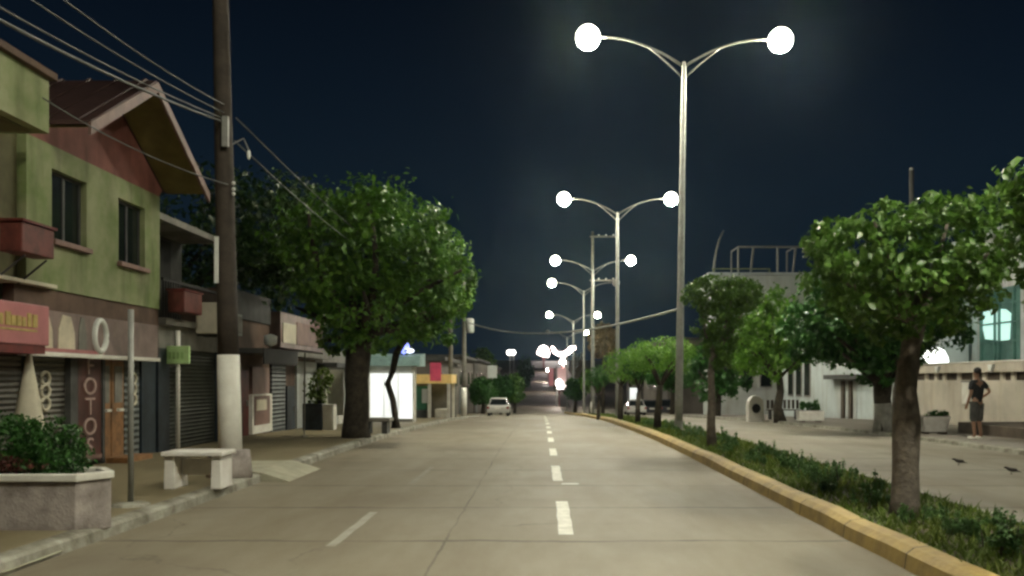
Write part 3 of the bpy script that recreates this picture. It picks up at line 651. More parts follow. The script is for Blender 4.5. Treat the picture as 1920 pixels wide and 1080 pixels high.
MB().box(FX-.12, FX-.04, 14.82, 15.6, .18, 2.5).build('board', M['fotos'], t, bevel=.01)
for i, ch in enumerate('FOTOS'): street_text(ch, .42, (FX-.035, 15.2, 1.82 - i*.345), M['letter'], t, sy=1.35)
MB().box(FX-.03, FX+.02, 14.9, 15.5, .24, .32).build('trim', M['barge'], t)
t = thing('sign_box', 'pink projecting shop sign with a mustard panel', 'sign', (-7.0, 11, 2.3))
MB().box(-7.6, -7.0, 9.0, 12.62, 2.08, 2.64).build('box', M['pink'], t, bevel=.015)
MB().box(-7.65, -7.02, 9.0, 12.55, 1.96, 2.075).build('valance', M['darkred'], t)
mb = MB(); r = random.Random(4)
for k in range(9):
    a = 11.2 + k*.125; mb.box(-7.0, -6.985, a, a + r.uniform(.07, .11), 2.32, 2.44 + r.uniform(0, .07))
mb.box(-7.0, -6.988, 11.1, 12.3, 2.26, 2.285); mb.build('lettering', M['mustard'], t)
MB().box(-7.0, -6.986, 9.6, 10.9, 2.2, 2.55).build('panel', M['cream'], t)
t = thing('sign_board', 'long brown sign board with cream printed shapes and white trim', 'sign', (-7.5, 15.4, 2.3))
MB().box(-7.66, -7.5, 13.0, 17.35, 2.03, 2.66).build('board', M['signbrown'], t)
MB().box(-7.68, -7.46, 13.0, 17.38, 1.955, 2.025).build('trim', M['white'], t, bevel=.008)
for (a, b, w_, m) in ((13.15, 13.6, .75, 'cardboard'), (13.75, 14.25, .8, 'cardboard'), (14.35, 14.62, .6, 'grey')):
    c = (a+b)/2; h = (b-a)/2
    MB().prism([(c-h, 2.06), (c+h, 2.06), (c+h*.95, 2.35), (c+h*w_*.6, 2.6), (c-h*w_*.6, 2.62), (c-h*.9, 2.4)], -7.5, -7.488, 'x').build('print', M[m], t)
mb = MB(); pts = [(-7.49, 15.05 + .20*math.cos(k*math.pi/12), 2.34 + .26*math.sin(k*math.pi/12)) for k in range(25)]; mb.tube(pts, .055, 6, caps=False); mb.build('ring', M['ceramic'], t, True)
MB().box(-7.5, -7.485, 13.0, 15.2, 2.03, 2.085).build('stripe', M['pink'], t)
# ringed window stickers on the shutters
def rings(yc, lab):
    t = thing('shop_sticker', lab, 'sign', (FX-.1, yc, 1.4)); mb = MB()
    for k in range(3):
        mb.tube([(FX-.10, yc + .12*math.cos(q*math.pi/8), 1.22 + .2*k + .10*math.sin(q*math.pi/8)) for q in range(17)], .028, 6, caps=False)
    mb.build('rings', M['cream'], t, True)
rings(13.95, 'column of three cream rings painted on the grey shutter'); rings(16.95, 'column of three cream rings on the blue grey shutter')
# white pennant leaning on the shutter, with a folded dark parasol next to it
t = thing('folded_banner', 'white triangular folded banner standing before the grey shutter', 'banner', (-7.3, 12.55, .13))
mb = MB().lathe([(.27, 0), (.23, .4), (.13, 1.0), (.03, 1.55), (.015, 1.65)], (-7.25, 12.55, .4), 9); mb.build('cloth', M['cream'], t, True)
MB().tube([(-7.25, 12.55, .13), (-7.25, 12.55, 2.3)], .02, 6).build('pole', M['steel'], t)
# green hanging sign on a slim post
t = thing('post_sign', 'small bright green sign on a slim white post before the dark shutter', 'sign', (-7.55, 18.4, .13))
MB().tube([(-7.58, 18.5, .12), (-7.58, 18.5, 2.62)], .045, 8).build('post', M['white'], t, True)
MB().box(-7.88, -7.29, 18.35, 18.43, 1.93, 2.30).build('board', M['greensign'], t, bevel=.012)
M['greenprint'] = mat('faded_green_print', (.34, .55, .20), .6, .2, 9)
mb = MB()
for k in range(5): mb.box(-7.80+k*.085, -7.74+k*.085, 18.342, 18.349, 2.03, 2.17)
mb.build('print', M['greenprint'], t)
# thin metal post on the kerb side
t = thing('sign_post', 'bare thin metal post on the left pavement near the planter', 'post', (-4.79, 10.35, .13))
MB().tube([(-4.79, 10.35, .1), (-4.79, 10.35, 2.42)], .034, 10).build('post', M['steel'], t, True)
MB().lathe([(.22, 0), (.2, .03), (.06, .05)], (-4.79, 10.35, .13), 12).build('foot', M['kerb'], t)

# second house: dark balcony shop
t = thing('balcony_shop', 'dark two storey shop with an upper balcony, next to the green house', 'house', (FX, 19.8, .13))
mb = MB().box(FX-5, FX-1.3, 17.95, 22.2, .1, 5.0); mb.build('wall', M['dgrey'], t)
wi = MB().box(FX-1.3, FX-1.25, 18.8, 19.7, 3.0, 4.9).build('window', M['dark'], t); MB().box(FX-1.25, FX-1.235, 18.88, 19.62, 3.1, 4.8).build('pane', M['glass'], wi)
MB().box(FX-1.3, FX-1.24, 20.2, 21.4, 3.0, 4.9).build('door', M['dark'], t)
MB().box(FX-1.3, FX+.1, 17.95, 22.2, 2.72, 2.86).build('balcony_floor', M['grey'], t)
mb = MB()
mb.box(FX, FX+.05, 17.95, 22.2, 3.62, 3.68)
for k in range(34): mb.box(FX+.015, FX+.035, 18 + k*.125, 18.02 + k*.125, 2.86, 3.62)
mb.build('railing', M['dark'], t)
MB().box(FX-5, FX-.35, 17.93, 22.2, 5.0, 5.14).build('roof', M['grey'], t)
MB().box(FX-.3, FX-.05, 17.95, 22.2, 2.25, 2.72).build('fascia', M['grey'], t)
MB().box(FX-.3, FX-.14, 18.5, 21.3, .1, 2.25).build('shutter', M['shut2'], t)
for (a, b) in ((21.3, 22.2), (17.95, 18.5)): MB().box(FX-.3, FX-.05, a, b, .1, 2.25).build('pillar', M['tealdoor'], t)
b = thing('flower_box', 'dull red box hanging on the dark balcony railing', 'flower box', (FX+.25, 18.6, 3.0))
MB().box(FX+.07, FX+.42, 18.1, 19.05, 2.98, 3.42).build('box', M['red'], b, bevel=.02); MB().box(FX+.05, FX+.44, 18.08, 19.07, 3.425, 3.46).build('rim', M['darkred'], b)
b = thing('air_conditioner', 'cream air conditioner box on the balcony edge by the utility pole', 'air conditioner', (FX+.3, 19.7, 2.9))
MB().box(FX+.1, FX+.62, 19.5, 20.35, 2.62, 3.30).build('casing', M['acwhite'], b, bevel=.02)
mb = MB()
for k in range(9): mb.box(FX+.621, FX+.632, 19.58, 20.27, 2.70 + k*.06, 2.725 + k*.06)
mb.build('grille', M['cream'], b)
MB().box(FX+.05, FX+.5, 19.7, 19.74, 2.57, 2.615).box(FX+.05, FX+.5, 20.1, 20.14, 2.57, 2.615).build('bracket', M['dgrey'], b)

# third and fourth: low shops up to the big tree
t = thing('red_door_shop', 'low brown shop with a dark red door and a dark awning behind the utility pole', 'shop', (FX, 24, .13))
mb = MB().box(FX-5, FX-.25, 22.3, 25.9, .0, 3.9); mb.build('wall', M['brownwall'], t)
MB().box(FX-.25, FX-.2, 22.3, 25.9, 3.2, 3.95).build('parapet', M['dgrey'], t)
MB().box(FX-.24, FX+.7, 22.3, 25.4, 2.28, 2.4).build('awning', M['dgrey'], t)
MB().box(FX+.7, FX+.73, 22.3, 25.4, 2.0, 2.4).build('valance', M['dark'], t)
dd = MB().box(FX-.25, FX-.18, 22.6, 23.9, .12, 1.85).build('door', M['darkred'], t); MB().box(FX-.18, FX-.14, 23.7, 23.74, .9, 1.05).build('handle', M['steel'], dd)
MB().box(FX-.25, FX-.12, 24.0, 25.8, .12, 1.2).build('panel', M['white'], t)
MB().box(FX-.25, FX-.15, 24.1, 25.6, 1.21, 1.95).build('poster', M['barge'], t)
w = MB().box(FX-.24, FX-.16, 22.5, 23.3, 2.75, 3.3).build('window', M['pale2'], t); MB().box(FX-.16, FX-.15, 22.56, 23.24, 2.8, 3.25).build('pane', M['grey'], w)
o = thing('round_sign', 'small pale round sign hanging below the dark awning', 'sign', (FX+.75, 22.9, 2.3)); MB().lathe([(.02, -.17), (.16, -.1), (.17, .1), (.03, .16)], (FX+.74, 22.8, 2.62), 12).build('disc', M['pale2'], o, True)
MB().tube([(FX+.74, 22.8, 2.41), (FX+.74, 22.8, 2.5)], .015, 6).build('hanger', M['steel'], o)
t = thing('pink_upper_shop', 'brown shop with pink grey upper panels, left of the largest street tree', 'shop', (FX, 28.5, .1))
mb = MB().box(FX-5, FX-.25, 25.95, 31.2, -.1, 3.55); mb.build('wall', M['brownwall'], t)
MB().box(FX-.25, FX+.05, 26.0, 31.1, 2.55, 3.6).build('parapet', M['signbrown'], t)
MB().box(FX+.05, FX+.08, 26.2, 27.6, 2.7, 3.3).build('panel', M['cream'], t); MB().box(FX+.05, FX+.08, 27.7, 30.9, 2.7, 3.4).build('panel', M['barge'], t)
MB().box(FX-.25, FX+.3, 26, 31.1, 2.3, 2.45).build('awning', M['grey'], t)
MB().box(FX-.25, FX-.2, 26, 27.4, -.05, 2.2).build('shutter', M['shut3'], t)
dd = MB().box(FX-.25, FX-.18, 27.5, 28.4, -.05, 1.4).build('door', M['tealdoor'], t); MB().box(FX-.18, FX-.14, 28.2, 28.24, .6, .75).build('handle', M['steel'], dd)
MB().box(FX-.25, FX-.18, 28.6, 31.1, -.05, 2.2).build('shutter', M['pale2'], t)
o = thing('wall_lamp_box', 'small pale square box sign at the corner of the pink panels', 'sign', (FX+.2, 31.0, 3.6)); MB().box(FX+.06, FX+.42, 30.8, 31.15, 3.45, 3.86).build('box', M['white'], o, bevel=.02); MB().box(FX-.2, FX+.055, 30.95, 31.0, 3.6, 3.66).build('bracket', M['steel'], o)
t = thing('grey_gate_shop', 'pale grey shop with folding gates behind the largest tree trunk', 'shop', (FX, 34, 0))
MB().box(FX-5, FX, 31.25, 36.5, -.3, 2.7).build('wall', M['grey'], t)
for k in range(5): MB().box(FX, FX+.06, 31.4 + k*1.0, 32.3 + k*1.0, -.15, 1.9).build('gate', M['pale2'] if k % 2 else M['white'], t)
MB().box(FX-.2, FX+.5, 31.25, 36.5, 2.05, 2.2).build('awning', M['dgrey'], t)
o = thing('box_planter', 'dark teal box planter with a white side panel below the pink upper panels', 'planter', (-7.0, 27.6, -.0)); zz = zt(27.6) + .13
MB().box(-7.35, -6.75, 27.3, 27.8, zz, zz + .82).build('box', M['tealdoor'], o, bevel=.015); MB().box(-6.74, -6.40, 27.32, 27.76, zz, zz + .80).build('panel', M['white'], o, bevel=.015)
o = thing('planter_shrub', 'loose yellow green shrub growing in the dark teal box planter', 'shrub', (-6.9, 27.5, zz + .82))
leaf_mesh('foliage', o, [(-7.0, 27.5, zz + 1.25, .40, .3, .48), (-6.75, 27.5, zz + 1.6, .28, .25, .35)], 420, .13, M['grass'], 77, shell=.4, clumps=30, spread=.25)
mb = MB()
for k in range(5): mb.tube([(-6.95 + .03*k, 27.5, zz + .80), (-7.1 + .12*k, 27.5 + .05*(k % 2), zz + 1.6)], [.02, .008], 6)
mb.build('stem', M['barkdark'], o, True)
o = thing('slim_post', 'thin bare post on the left pavement between the utility pole and largest tree', 'post', (-6.1, 22.8, .1))
MB().tube([(-6.15, 23, .08), (-6.13, 23, 2.3)], .022, 6).build('post', M['poledark'], o)
MB().lathe([(.09, 0), (.08, .03), (.03, .04)], (-6.15, 23, .12), 10).build('foot', M['kerb'], o)
o = thing('wall_poster', 'pale pink poster on the wall right of the dark red door', 'poster', (FX - .1, 24.9, 1.2)); MB().box(FX-.118, FX-.10, 24.15, 25.5, .35, 1.15).build('sheet', M['barge'], o); MB().box(FX-.1, FX-.096, 24.3, 25.2, .75, 1.05).build('print', M['cream'], o)
o = thing('hanging_banner', 'white vertical banner beside the pale folding gates', 'banner', (FX+.3, 31.2, 1.5)); MB().box(FX+.2, FX+.75, 31.16, 31.2, .35, 1.95).build('cloth', M['white'], o); MB().tube([(FX+.1, 31.18, 1.98), (FX+.8, 31.18, 1.98)], .02, 6).build('rod', M['steel'], o)

# low bench under the tree
def bench_low():
    o = thing('stone_seat', 'low dark stone seat beside the largest tree trunk', 'seat', (-4.75, 25.3, .0)); zz = zt(25.3) + .13
    MB().box(-5.1, -4.25, 24.9, 25.6, zz+.34, zz+.44).build('seat', M['grey'], o, bevel=.015); MB().box(-5.0, -4.85, 25, 25.5, zz, zz+.34).build('leg', M['dgrey'], o); MB().box(-4.5, -4.35, 25, 25.5, zz, zz+.34).build('leg', M['dgrey'], o)
bench_low()

# ------------------------------------------------------------------ lit kiosk, stall and left background
t = thing('lit_kiosk', 'kiosk behind the crooked tree, a glowing panel standing for its shop lit white wall', 'kiosk', (-6.2, 37, zt(37)))
z0 = zt(36) + .1
MB().box(-9.5, -5.3, 36.3, 37.6, z0 - .2, z0 + 2.3).build('wall', M['white'], t)
MB().box(-6.98, -5.25, 36.2, 36.29, z0, z0 + 2.0).build('lit_wall_glow', M['litwhite'], t)  # emission stands in for a white side wall lit by shop lights
for xx in (-6.42, -5.84): MB().box(xx - .012, xx + .012, 36.17, 36.198, z0, z0 + 2.0).build('mullion', M['pale2'], t)
MB().box(-7.0, -5.24, 36.10, 36.14, z0 - .08, z0 + .16).build('sill', M['grey'], t)
MB().box(-7.08, -6.985, 36.15, 36.29, z0 - .1, z0 + 2.1).box(-5.245, -5.16, 36.15, 36.29, z0 - .1, z0 + 2.1).build('frame', M['white'], t)
MB().prism([(36.0, z0 + 2.305), (37.8, z0 + 2.305), (37.8, z0 + 2.85), (36.2, z0 + 2.7)], -9.6, -4.95, 'x').build('roof', M['tealroof'], t)
t = thing('market_stall', 'stall with white posts, green counter and a yellow fascia beyond the lit kiosk', 'stall', (-5.4, 44, zt(44)))
z0 = zt(44) + .12
MB().box(-6.9, -4.45, 43.9, 46.5, z0 + 1.72, z0 + 2.18).build('fascia', M['yellowsign'], t)
for (xa, ya) in ((-6.6, 44), (-5.55, 44), (-4.6, 44), (-6.6, 46.3), (-4.6, 46.3)): MB().box(xa-.07, xa+.07, ya-.07, ya+.07, z0 - .1, z0 + 1.72).build('post', M['white'], t)
MB().box(-6.4, -5.7, 44.3, 45.6, z0 + .4, z0 + 1.6).build('counter', M['greenstall'], t, bevel=.03)
MB().box(-5.95, -5.65, 44.2, 44.29, z0 + .75, z0 + 1.45).build('board', M['pale2'], t)
MB().box(-6.35, -5.75, 44.35, 45.5, z0 - .05, z0 + .39).build('crate', M['dgrey'], t)
MB().box(-5.4, -4.75, 45, 46.2, z0 - .1, z0 + .42).build('ledge', M['white'], t)
MB().box(-6.9, -4.45, 46.5, 46.6, z0 - .1, z0 + 2.1).build('back_wall', M['grey'], t)
o = thing('shop_sign', 'magenta sign panel standing on the yellow fascia', 'sign', (-5.1, 44, z0 + 2.2)); MB().box(-5.5, -4.95, 43.8, 43.87, z0 + 1.85, z0 + 2.75).build('board', M['pinksign'], o, bevel=.02)
MB().tube([(-5.2, 43.9, z0+1.9), (-5.2, 43.95, z0 + 2.2)], .03, 6).build('bracket', M['steel'], o)
o = thing('neon_sign', 'glowing blue and white neon sign above the lit kiosk roof', 'sign', P(765, 655, 37))
c = P(758, 652, 37); MB().ball(c, .20, 2, (1.1, .35, 1.3)).build('blue_tube', M['blueneon'], o, True); c = P(768, 658, 36.8); MB().ball(c, .13, 2, (1.5, .4, .8)).build('white_tube', M['whiteneon'], o, True)
MB().tube([P(760, 668, 37), P(760, 690, 37.5)], .03, 6).build('post', M['dgrey'], o)

def utility_pole(px, d, topz, label, r0=.17, whiteh=2.0, lean=0, m='poleC', blockm=None):
    x = (px - HX)/F*d; z = gz(x, d)
    t = thing('utility_pole', label, 'utility pole', (x, d, z))
    H = topz - z
    mb = MB(); path = [(x + lean*k/10, d, z + whiteh + (H - whiteh)*k/10) for k in range(11)]; mb.tube(path, [r0*.93 - .05*k/10 for k in range(11)], 14); mb.build('shaft', M[m], t, True)
    MB().tube([(x - lean*.25, d, z - .05), (x, d, z + whiteh)], [r0 + .01, r0*.98], 14).build('painted_base', M['white'], t, True)
    return t, x, z
up, ux, uz = utility_pole(428, 13.5, 9.4, 'brown utility pole with a white painted foot beside the white bench', .168, 1.85, -.16)
MB().lathe([(.34, -.06), (.33, .15), (.30, .40), (.17, .41)], (ux + .02, 13.5, uz), 14).build('concrete_collar', M['stone'], up, True)
for zz in (4.56, 4.47, 4.40): MB().ball((ux + .13, 13.36, zz), .028, 1).build('insulator', M['ceramic'], up, True)
MB().box(ux - .14, ux - .08, 13.3, 13.33, 3.05, 3.75).build('conduit', M['ceramic'], up)
MB().box(ux - .02, ux + .07, 13.28, 13.34, 5.1, 5.55).build('bracket', M['steel'], up)
MB().ball((ux + .28, 13.6, 5.05), .05, 1, (.6, .6, 1.6)).build('insulator', M['ceramic'], up, True)
MB().tube([(ux + .05, 13.55, 5.2), (ux + .2, 13.6, 5.3), (ux + .28, 13.6, 5.12)], .012, 6).build('bracket', M['steel'], up)
u2, x2, z2 = utility_pole(845, 47, 7.6, 'pale utility pole with a white foot at the end of the stall', .14, 1.9, 0, 'poledark')
u3, x3, z3 = utility_pole(870, 52, 7.4, 'grey utility pole carrying a transformer, right of the stall', .16, 1.7, 0, 'poledark')
MB().lathe([(.2, 0), (.24, .05), (.24, .8), (.12, .86)], (x3 + .35, 52, 4.35), 12).build('transformer', M['pale2'], u3, True); MB().box(x3, x3+.3, 51.95, 52.05, 4.5, 4.6).build('bracket', M['steel'], u3)
u4, x4, z4 = utility_pole(1111, 73, 13.8, 'tall grey utility pole with two crossarms standing behind the third lamp', .17, 1.0, 0, 'poledark')
for zz, w in ((13.3, 1.9), (9.7, 1.7)):
    MB().box(x4 - .25, x4 + w, 72.8, 72.9, zz, zz + .11).build('crossarm', M['poledark'], u4)
    for k in range(3): MB().ball((x4 + .5 + k*.6, 72.85, zz + .19), .07, 1).build('insulator', M['ceramic'], u4, True)

def cable(name, label, pts, r=.012, sag=.25, group=None, cat='cable'):
    pts = [Vector(p) for p in pts]; path = []
    for a, b in zip(pts[:-1], pts[1:]):
        for i in range(14): t_ = i/14; path.append(a.lerp(b, t_) - Vector((0, 0, sag*4*t_*(1-t_))))
    path.append(pts[-1]); return tag(MB().tube(path, r, 6).build(name, M['wire'], None, True, loc=tuple(pts[0])), label, cat, group)
hang = Vector((ux - .02, 13.45, 5.5))
for (px0, py0, d0, dz, rr, lab) in ((0, 38, 8.3, 0, .017, 'thickest overhead cable crossing the gable from the left edge to the utility pole'),
                          (0, 14, 8.3, .05, .010, 'thin overhead cable just above the thickest one'),
                          (60, 0, 8.8, .14, .009, 'faint overhead cable leaving the top edge left of the others'),
                          (120, 0, 9.2, .26, .009, 'faint overhead cable highest on the utility pole')):
    a = P(px0, py0, d0); q = hang + Vector((0, 0, dz)); back = a + (a - q) * 2.2; back.z = a.z + .9
    cable('overhead_cable', lab, [back, a, q], rr, .06)
cable('overhead_cable', 'low service cable from the green balcony to the utility pole', [(-6.72, 11.9, 5.40), (ux + .05, 13.36, 4.54)], .009, .12)
cable('overhead_cable', 'overhead cable dropping from the utility pole into the largest tree', [hang + Vector((.1, .1, -.25)), (x2, 47, 7.3)], .012, 1.0)
cable('overhead_cable', 'second overhead cable from the utility pole into the largest tree crown', [hang + Vector((.12, .1, .1)), (x3, 52, 7.2)], .010, .9)
M['palewire'] = mat('pale_cable', (.33, .34, .32), .6, .1, 5)
o = cable('span_cable', 'sagging cable strung across the road from the transformer pole to the tallest lamp', [(x3, 52, 5.05), (4.22, 26.7, CAMZ + (712-578)/F*26.7)], .035, .75); o.data.materials[0] = M['palewire']

# dark houses far on the left
for i, (xa, xb, ya, yb, h, lab) in enumerate(((-11, -6.4, 56, 68, 3.6, 'dark low house beyond the two white footed poles'), (-12, -6.6, 70, 86, 4.6, 'dark two storey house behind the white parked car'),
                                       (-13, -6.8, 90, 112, 5.5, 'dim grey building farther down the left side'), (-14, -7, 118, 150, 6.2, 'farthest dim building on the left side of the dip'))):
    z0 = zt(ya); t = thing('far_house', lab, 'house', (xb, ya, z0))
    MB().box(xa, xb, ya, yb, z0 - 2.5, z0 + h).build('wall', M['farwall'], t); MB().box(xa - .2, xb + .35, ya - .2, yb + .2, z0 + h, z0 + h + .25).build('roof', M['dgrey'], t)
    for k in range(4):
        yy = ya + (yb - ya)*(k + .3)/4; w = MB().box(xb, xb + .05, yy, yy + (yb-ya)*.1, z0 + h*.5, z0 + h*.8).build('window', M['grey'], t); MB().box(xb + .05, xb + .06, yy + .1, yy + (yb-ya)*.1 - .1, z0 + h*.53, z0 + h*.77).build('pane', M['glass'], w)
    MB().box(xb, xb + .06, ya + 1, ya + 3.2, z0 - 1, z0 + 2.2).build('shutter', M['shut3'], t)
o = thing('street_sign', 'pale rectangular sign above the bushes near the white parked car', 'sign', (P(923, 740, 86).x, 86, zt(86))); c = P(923, 697, 86)
MB().box(c.x - .45, c.x + .45, 86, 86.1, c.z - .6, c.z + .6).build('board', M['pale2'], o); MB().tube([(c.x, 86.15, zt(86)), (c.x, 86.15, c.z + .3)], .06, 6).build('post', M['steel'], o)

# ------------------------------------------------------------------ planter, bush and bench on the left pavement
def planter():
    t = thing('planter', 'large six sided concrete planter with a pale rim at the left edge', 'planter', (-5.35, 9.0, .13))
    poly = [(-6.3, 8.62), (-4.52, 8.62), (-4.33, 8.98), (-4.60, 9.36), (-6.3, 9.36), (-6.6, 9.0)]
    cx, cy = -5.4, 8.99
    def sc(k): return [(cx + (x-cx)*(1-(1-k)*.4), cy + (y-cy)*k) for x, y in poly]
    MB().prism(sc(.95), .10, .60, 'z').build('wall', M['stone'], t, bevel=.012)
    n = len(poly); a = sc(1.02); b = sc(.80); vs = [(x, y, .605) for x, y in a] + [(x, y, .605) for x, y in b] + [(x, y, .68) for x, y in a] + [(x, y, .68) for x, y in b]; fs = []
    for i in range(n):
        j = (i+1) % n; fs += [(i, j, 2*n+j, 2*n+i), (2*n+i, 2*n+j, 3*n+j, 3*n+i), (3*n+i, 3*n+j, n+j, n+i), (n+i, n+j, j, i)]
    MB().add(vs, fs).build('rim', M['white'], t, bevel=.012)
    MB().prism(sc(.795), .3, .62, 'z').build('soil', M['soil'], t)
    s = thing('bush', 'clipped dark bush with red flowers growing in the planter', 'bush', (-5.5, 9.0, .62))
    leaf_mesh('foliage', s, [(-5.55, 9.0, .90, .62, .34, .34), (-4.98, 9.0, .88, .36, .30, .33), (-5.0, 9.0, .80, .40, .32, .26), (-6.0, 9.0, .90, .42, .34, .34)], 11000, .042, M['leafB'], 91, shell=.16, clumps=260, spread=.12)
    leaf_mesh('flowers', s, [(-5.6, 8.74, .76, .55, .09, .11), (-5.2, 8.74, .74, .3, .08, .09)], 800, .04, M['flower'], 92, shell=.4, clumps=50, spread=.25)
    mb = MB()
    for k in range(7): a_ = k*.9; mb.tube([(-5.5 + .15*math.cos(a_), 9.0 + .1*math.sin(a_), .6), (-5.5 + .6*math.cos(a_), 9.0 + .2*math.sin(a_), 1.1)], [.018, .008], 6)
    mb.build('stems', M['barkdark'], s, True)
planter()
t = thing('bench', 'white concrete bench on the left pavement by the utility pole', 'bench', (-4.7, 12.1, .13))
mb = MB().box(-5.09, -4.27, 11.85, 12.42, .575, .635); mb.build('seat', M['bench'], t, bevel=.012)
for (a, b) in ((-5.07, -4.92), (-4.44, -4.30)): MB().prism([(a, .13), (b, .13), (b - .01, .572), (a + .01, .572)], 11.90, 12.36, 'y').build('leg', M['bench'], t, bevel=.01)
MB().box(-4.915, -4.445, 12.12, 12.2, .30, .52).build('stretcher', M['bench'], t, bevel=.01)

# ------------------------------------------------------------------ right side buildings
WX = 15.5
t = thing('garden_wall', 'low cream wall with an ornamental band and coping along the far pavement', 'wall', (WX, 33, zt(33)))
mb = MB()
ys = list(np.linspace(20, 38.2, 10))
for a, b in zip(ys[:-1], ys[1:]): mb.box(WX, WX + .25, a, b, zt(b) - .05, 1.58)
mb.build('wall', M['creamwall'], t)
mb = MB(); r = random.Random(2)
yy = 20
while yy < 38: mb.box(WX + .02, WX + .2, yy, yy + .22, 1.58, 1.86); yy += r.choice([.7, .9, 1.2])
mb.build('band_posts', M['creamwall'], t)
MB().box(WX + .1, WX + .14, 20, 38.2, 1.58, 1.86).build('band', M['stepbrown'], t)
MB().box(WX - .12, WX + .3, 19.9, 38.3, 1.86, 2.20).build('coping', M['creamwall'], t, bevel=.015)
MB().box(WX - .16, WX + .34, 19.9, 38.3, 2.205, 2.25).build('cap', M['white'], t)
for k, yy in enumerate((22.6, 26.1, 30.2, 34.3)):
    o = thing('wall_light', ['white wedge shaped wall light nearest the right picture edge', 'white wedge wall light right of the dark shirted person', 'white wedge wall light above the tapered planter', 'white wedge wall light hidden behind the near trunk'][k], 'wall light', (WX - .13, yy, 1.95), 0, 'wedge lights on the cream wall')
    MB().prism([(yy - .17, 2.12), (yy + .17, 2.12), (yy + .06, 1.9), (yy - .06, 1.9)], WX - .24, WX - .125, 'x').build('shade', M['ceramic'], o, bevel=.01); MB().box(WX - .2, WX - .15, yy - .05, yy + .05, 1.86, 1.898).build('bulb', M['white'], o)
o = thing('notice', 'white vertical notice sheet on the cream wall left of the person', 'notice', (WX - .02, 32.3, 1.0)); MB().box(WX - .05, WX - .004, 31.9, 32.6, .72, 1.5).build('sheet', M['white'], o); MB().box(WX - .06, WX - .004, 31.85, 32.65, 1.505, 1.56).build('rail', M['grey'], o)
struct(MB().box(12.3, WX, 12, 26.2, .0, .36).build('terrace', M['stepbrown'], None, bevel=.02))
# white building behind the wall
t = thing('white_building', 'pale building with a tall teal window behind the cream wall', 'building', (19, 34, 0))
BX = 19.0; wz = (35.0, 38.5, 2.3, 5.4)
mb = wall_holes(MB(), 'x', BX + .3, .3, 24, 48, -.3, 7.6, [wz]); mb.box(BX + .31, BX + 12, 24, 24.3, -.3, 7.6); mb.box(BX + .31, BX + 12, 47.7, 48, -.3, 7.6); mb.build('wall', M['pale2'], t)
MB().box(BX - .3, BX + 12, 23.8, 48.2, 7.6, 7.85).build('roof', M['pale'], t)
MB().box(BX - .25, BX - .005, 38.6, 39.1, -.2, 7.6).build('pilaster', M['pale'], t); MB().box(BX - .25, BX - .005, 40.0, 40.4, -.2, 7.6).build('pilaster', M['pale'], t); MB().box(BX - .25, BX - .005, 34.2, 34.7, -.2, 7.6).build('pilaster', M['pale'], t)
w = MB()
for yy in (35.0, 35.75, 36.9, 37.25, 38.42): w.box(BX + .02, BX + .12, yy, yy + .08, 2.3, 5.4)
for zz in (2.3, 3.15, 3.92, 4.7, 5.33): w.box(BX + .03, BX + .11, 35.0, 38.5, zz, zz + .07)
w = w.build('window', M['glassteal'], t); MB().box(BX + .13, BX + .15, 35.0, 38.5, 2.3, 5.4).build('pane', M['glassteal'], w)
MB().prism([(36.2, 3.25), (36.6, 3.2), (38.2, 3.35), (38.4, 3.8), (38.35, 4.55), (37.4, 4.6), (36.5, 4.5), (36.1, 4.3)], BX + .115, BX + .125, 'x').build('lit_pane', M['litteal'], w)
o = thing('flood_light', 'glaring white floodlight behind the cream wall coping', 'floodlight', P(1752, 678, 36)); c = P(1752, 680, 36.5)
MB().lathe([(.55, -.05), (.52, .2), (.38, .5), (.15, .62)], c, 14).build('lamp', M['flood'], o, True); MB().tube([(c.x, c.y, -.2), (c.x, c.y, c.z - .05)], .05, 8).build('stand', M['steel'], o)
o = thing('roof_mast', 'white thin mast standing on the pale building roof above the near tree', 'mast', (P(1709, 400, 45).x, 45, 7.85)); c = P(1709, 318, 45)
MB().tube([(c.x, 45, 7.8), (c.x, 45, c.z)], .11, 8).build('shaft', M['steel'], o, True); MB().ball((c.x, 45, c.z), .12, 1).build('tip', M['ceramic'], o, True); MB().lathe([(.3, 0), (.3, .1)], (c.x, 45, 7.85), 10).build('foot', M['steel'], o)
# pale blue building along the pavement
t = thing('blue_grey_building', 'pale blue grey building with a doorway of two dark posts', 'building', (WX, 46, zt(46)))
mb = MB(); mb.box(WX, WX + 3, 38.4, 57.5, -1.5, 5.4); mb.build('wall', M['pale'], t)
MB().box(WX - .15, WX + 3.1, 38.3, 57.5, 5.4, 5.6).build('roof', M['pale2'], t)
dd = MB().box(WX - .04, WX - .005, 43.55, 46.3, -.3, 1.55).build('door', M['pale2'], t)
for yy in (44.0, 45.1): MB().box(WX - .16, WX - .045, yy, yy + .35, -.4, 1.55).build('post', M['stepbrown'], t)
MB().box(WX - .5, WX - .005, 42.2, 47.2, 1.62, 1.85).build('lintel', M['dgrey'], t)
for k in range(3): ww = MB().box(WX - .05, WX - .005, 51 + k*1.7, 52.2 + k*1.7, .6, 3.6).build('window', M['grey'], t); MB().box(WX - .06, WX - .052, 51.1 + k*1.7, 52.1 + k*1.7, .7, 3.5).build('pane', M['glass'], ww)
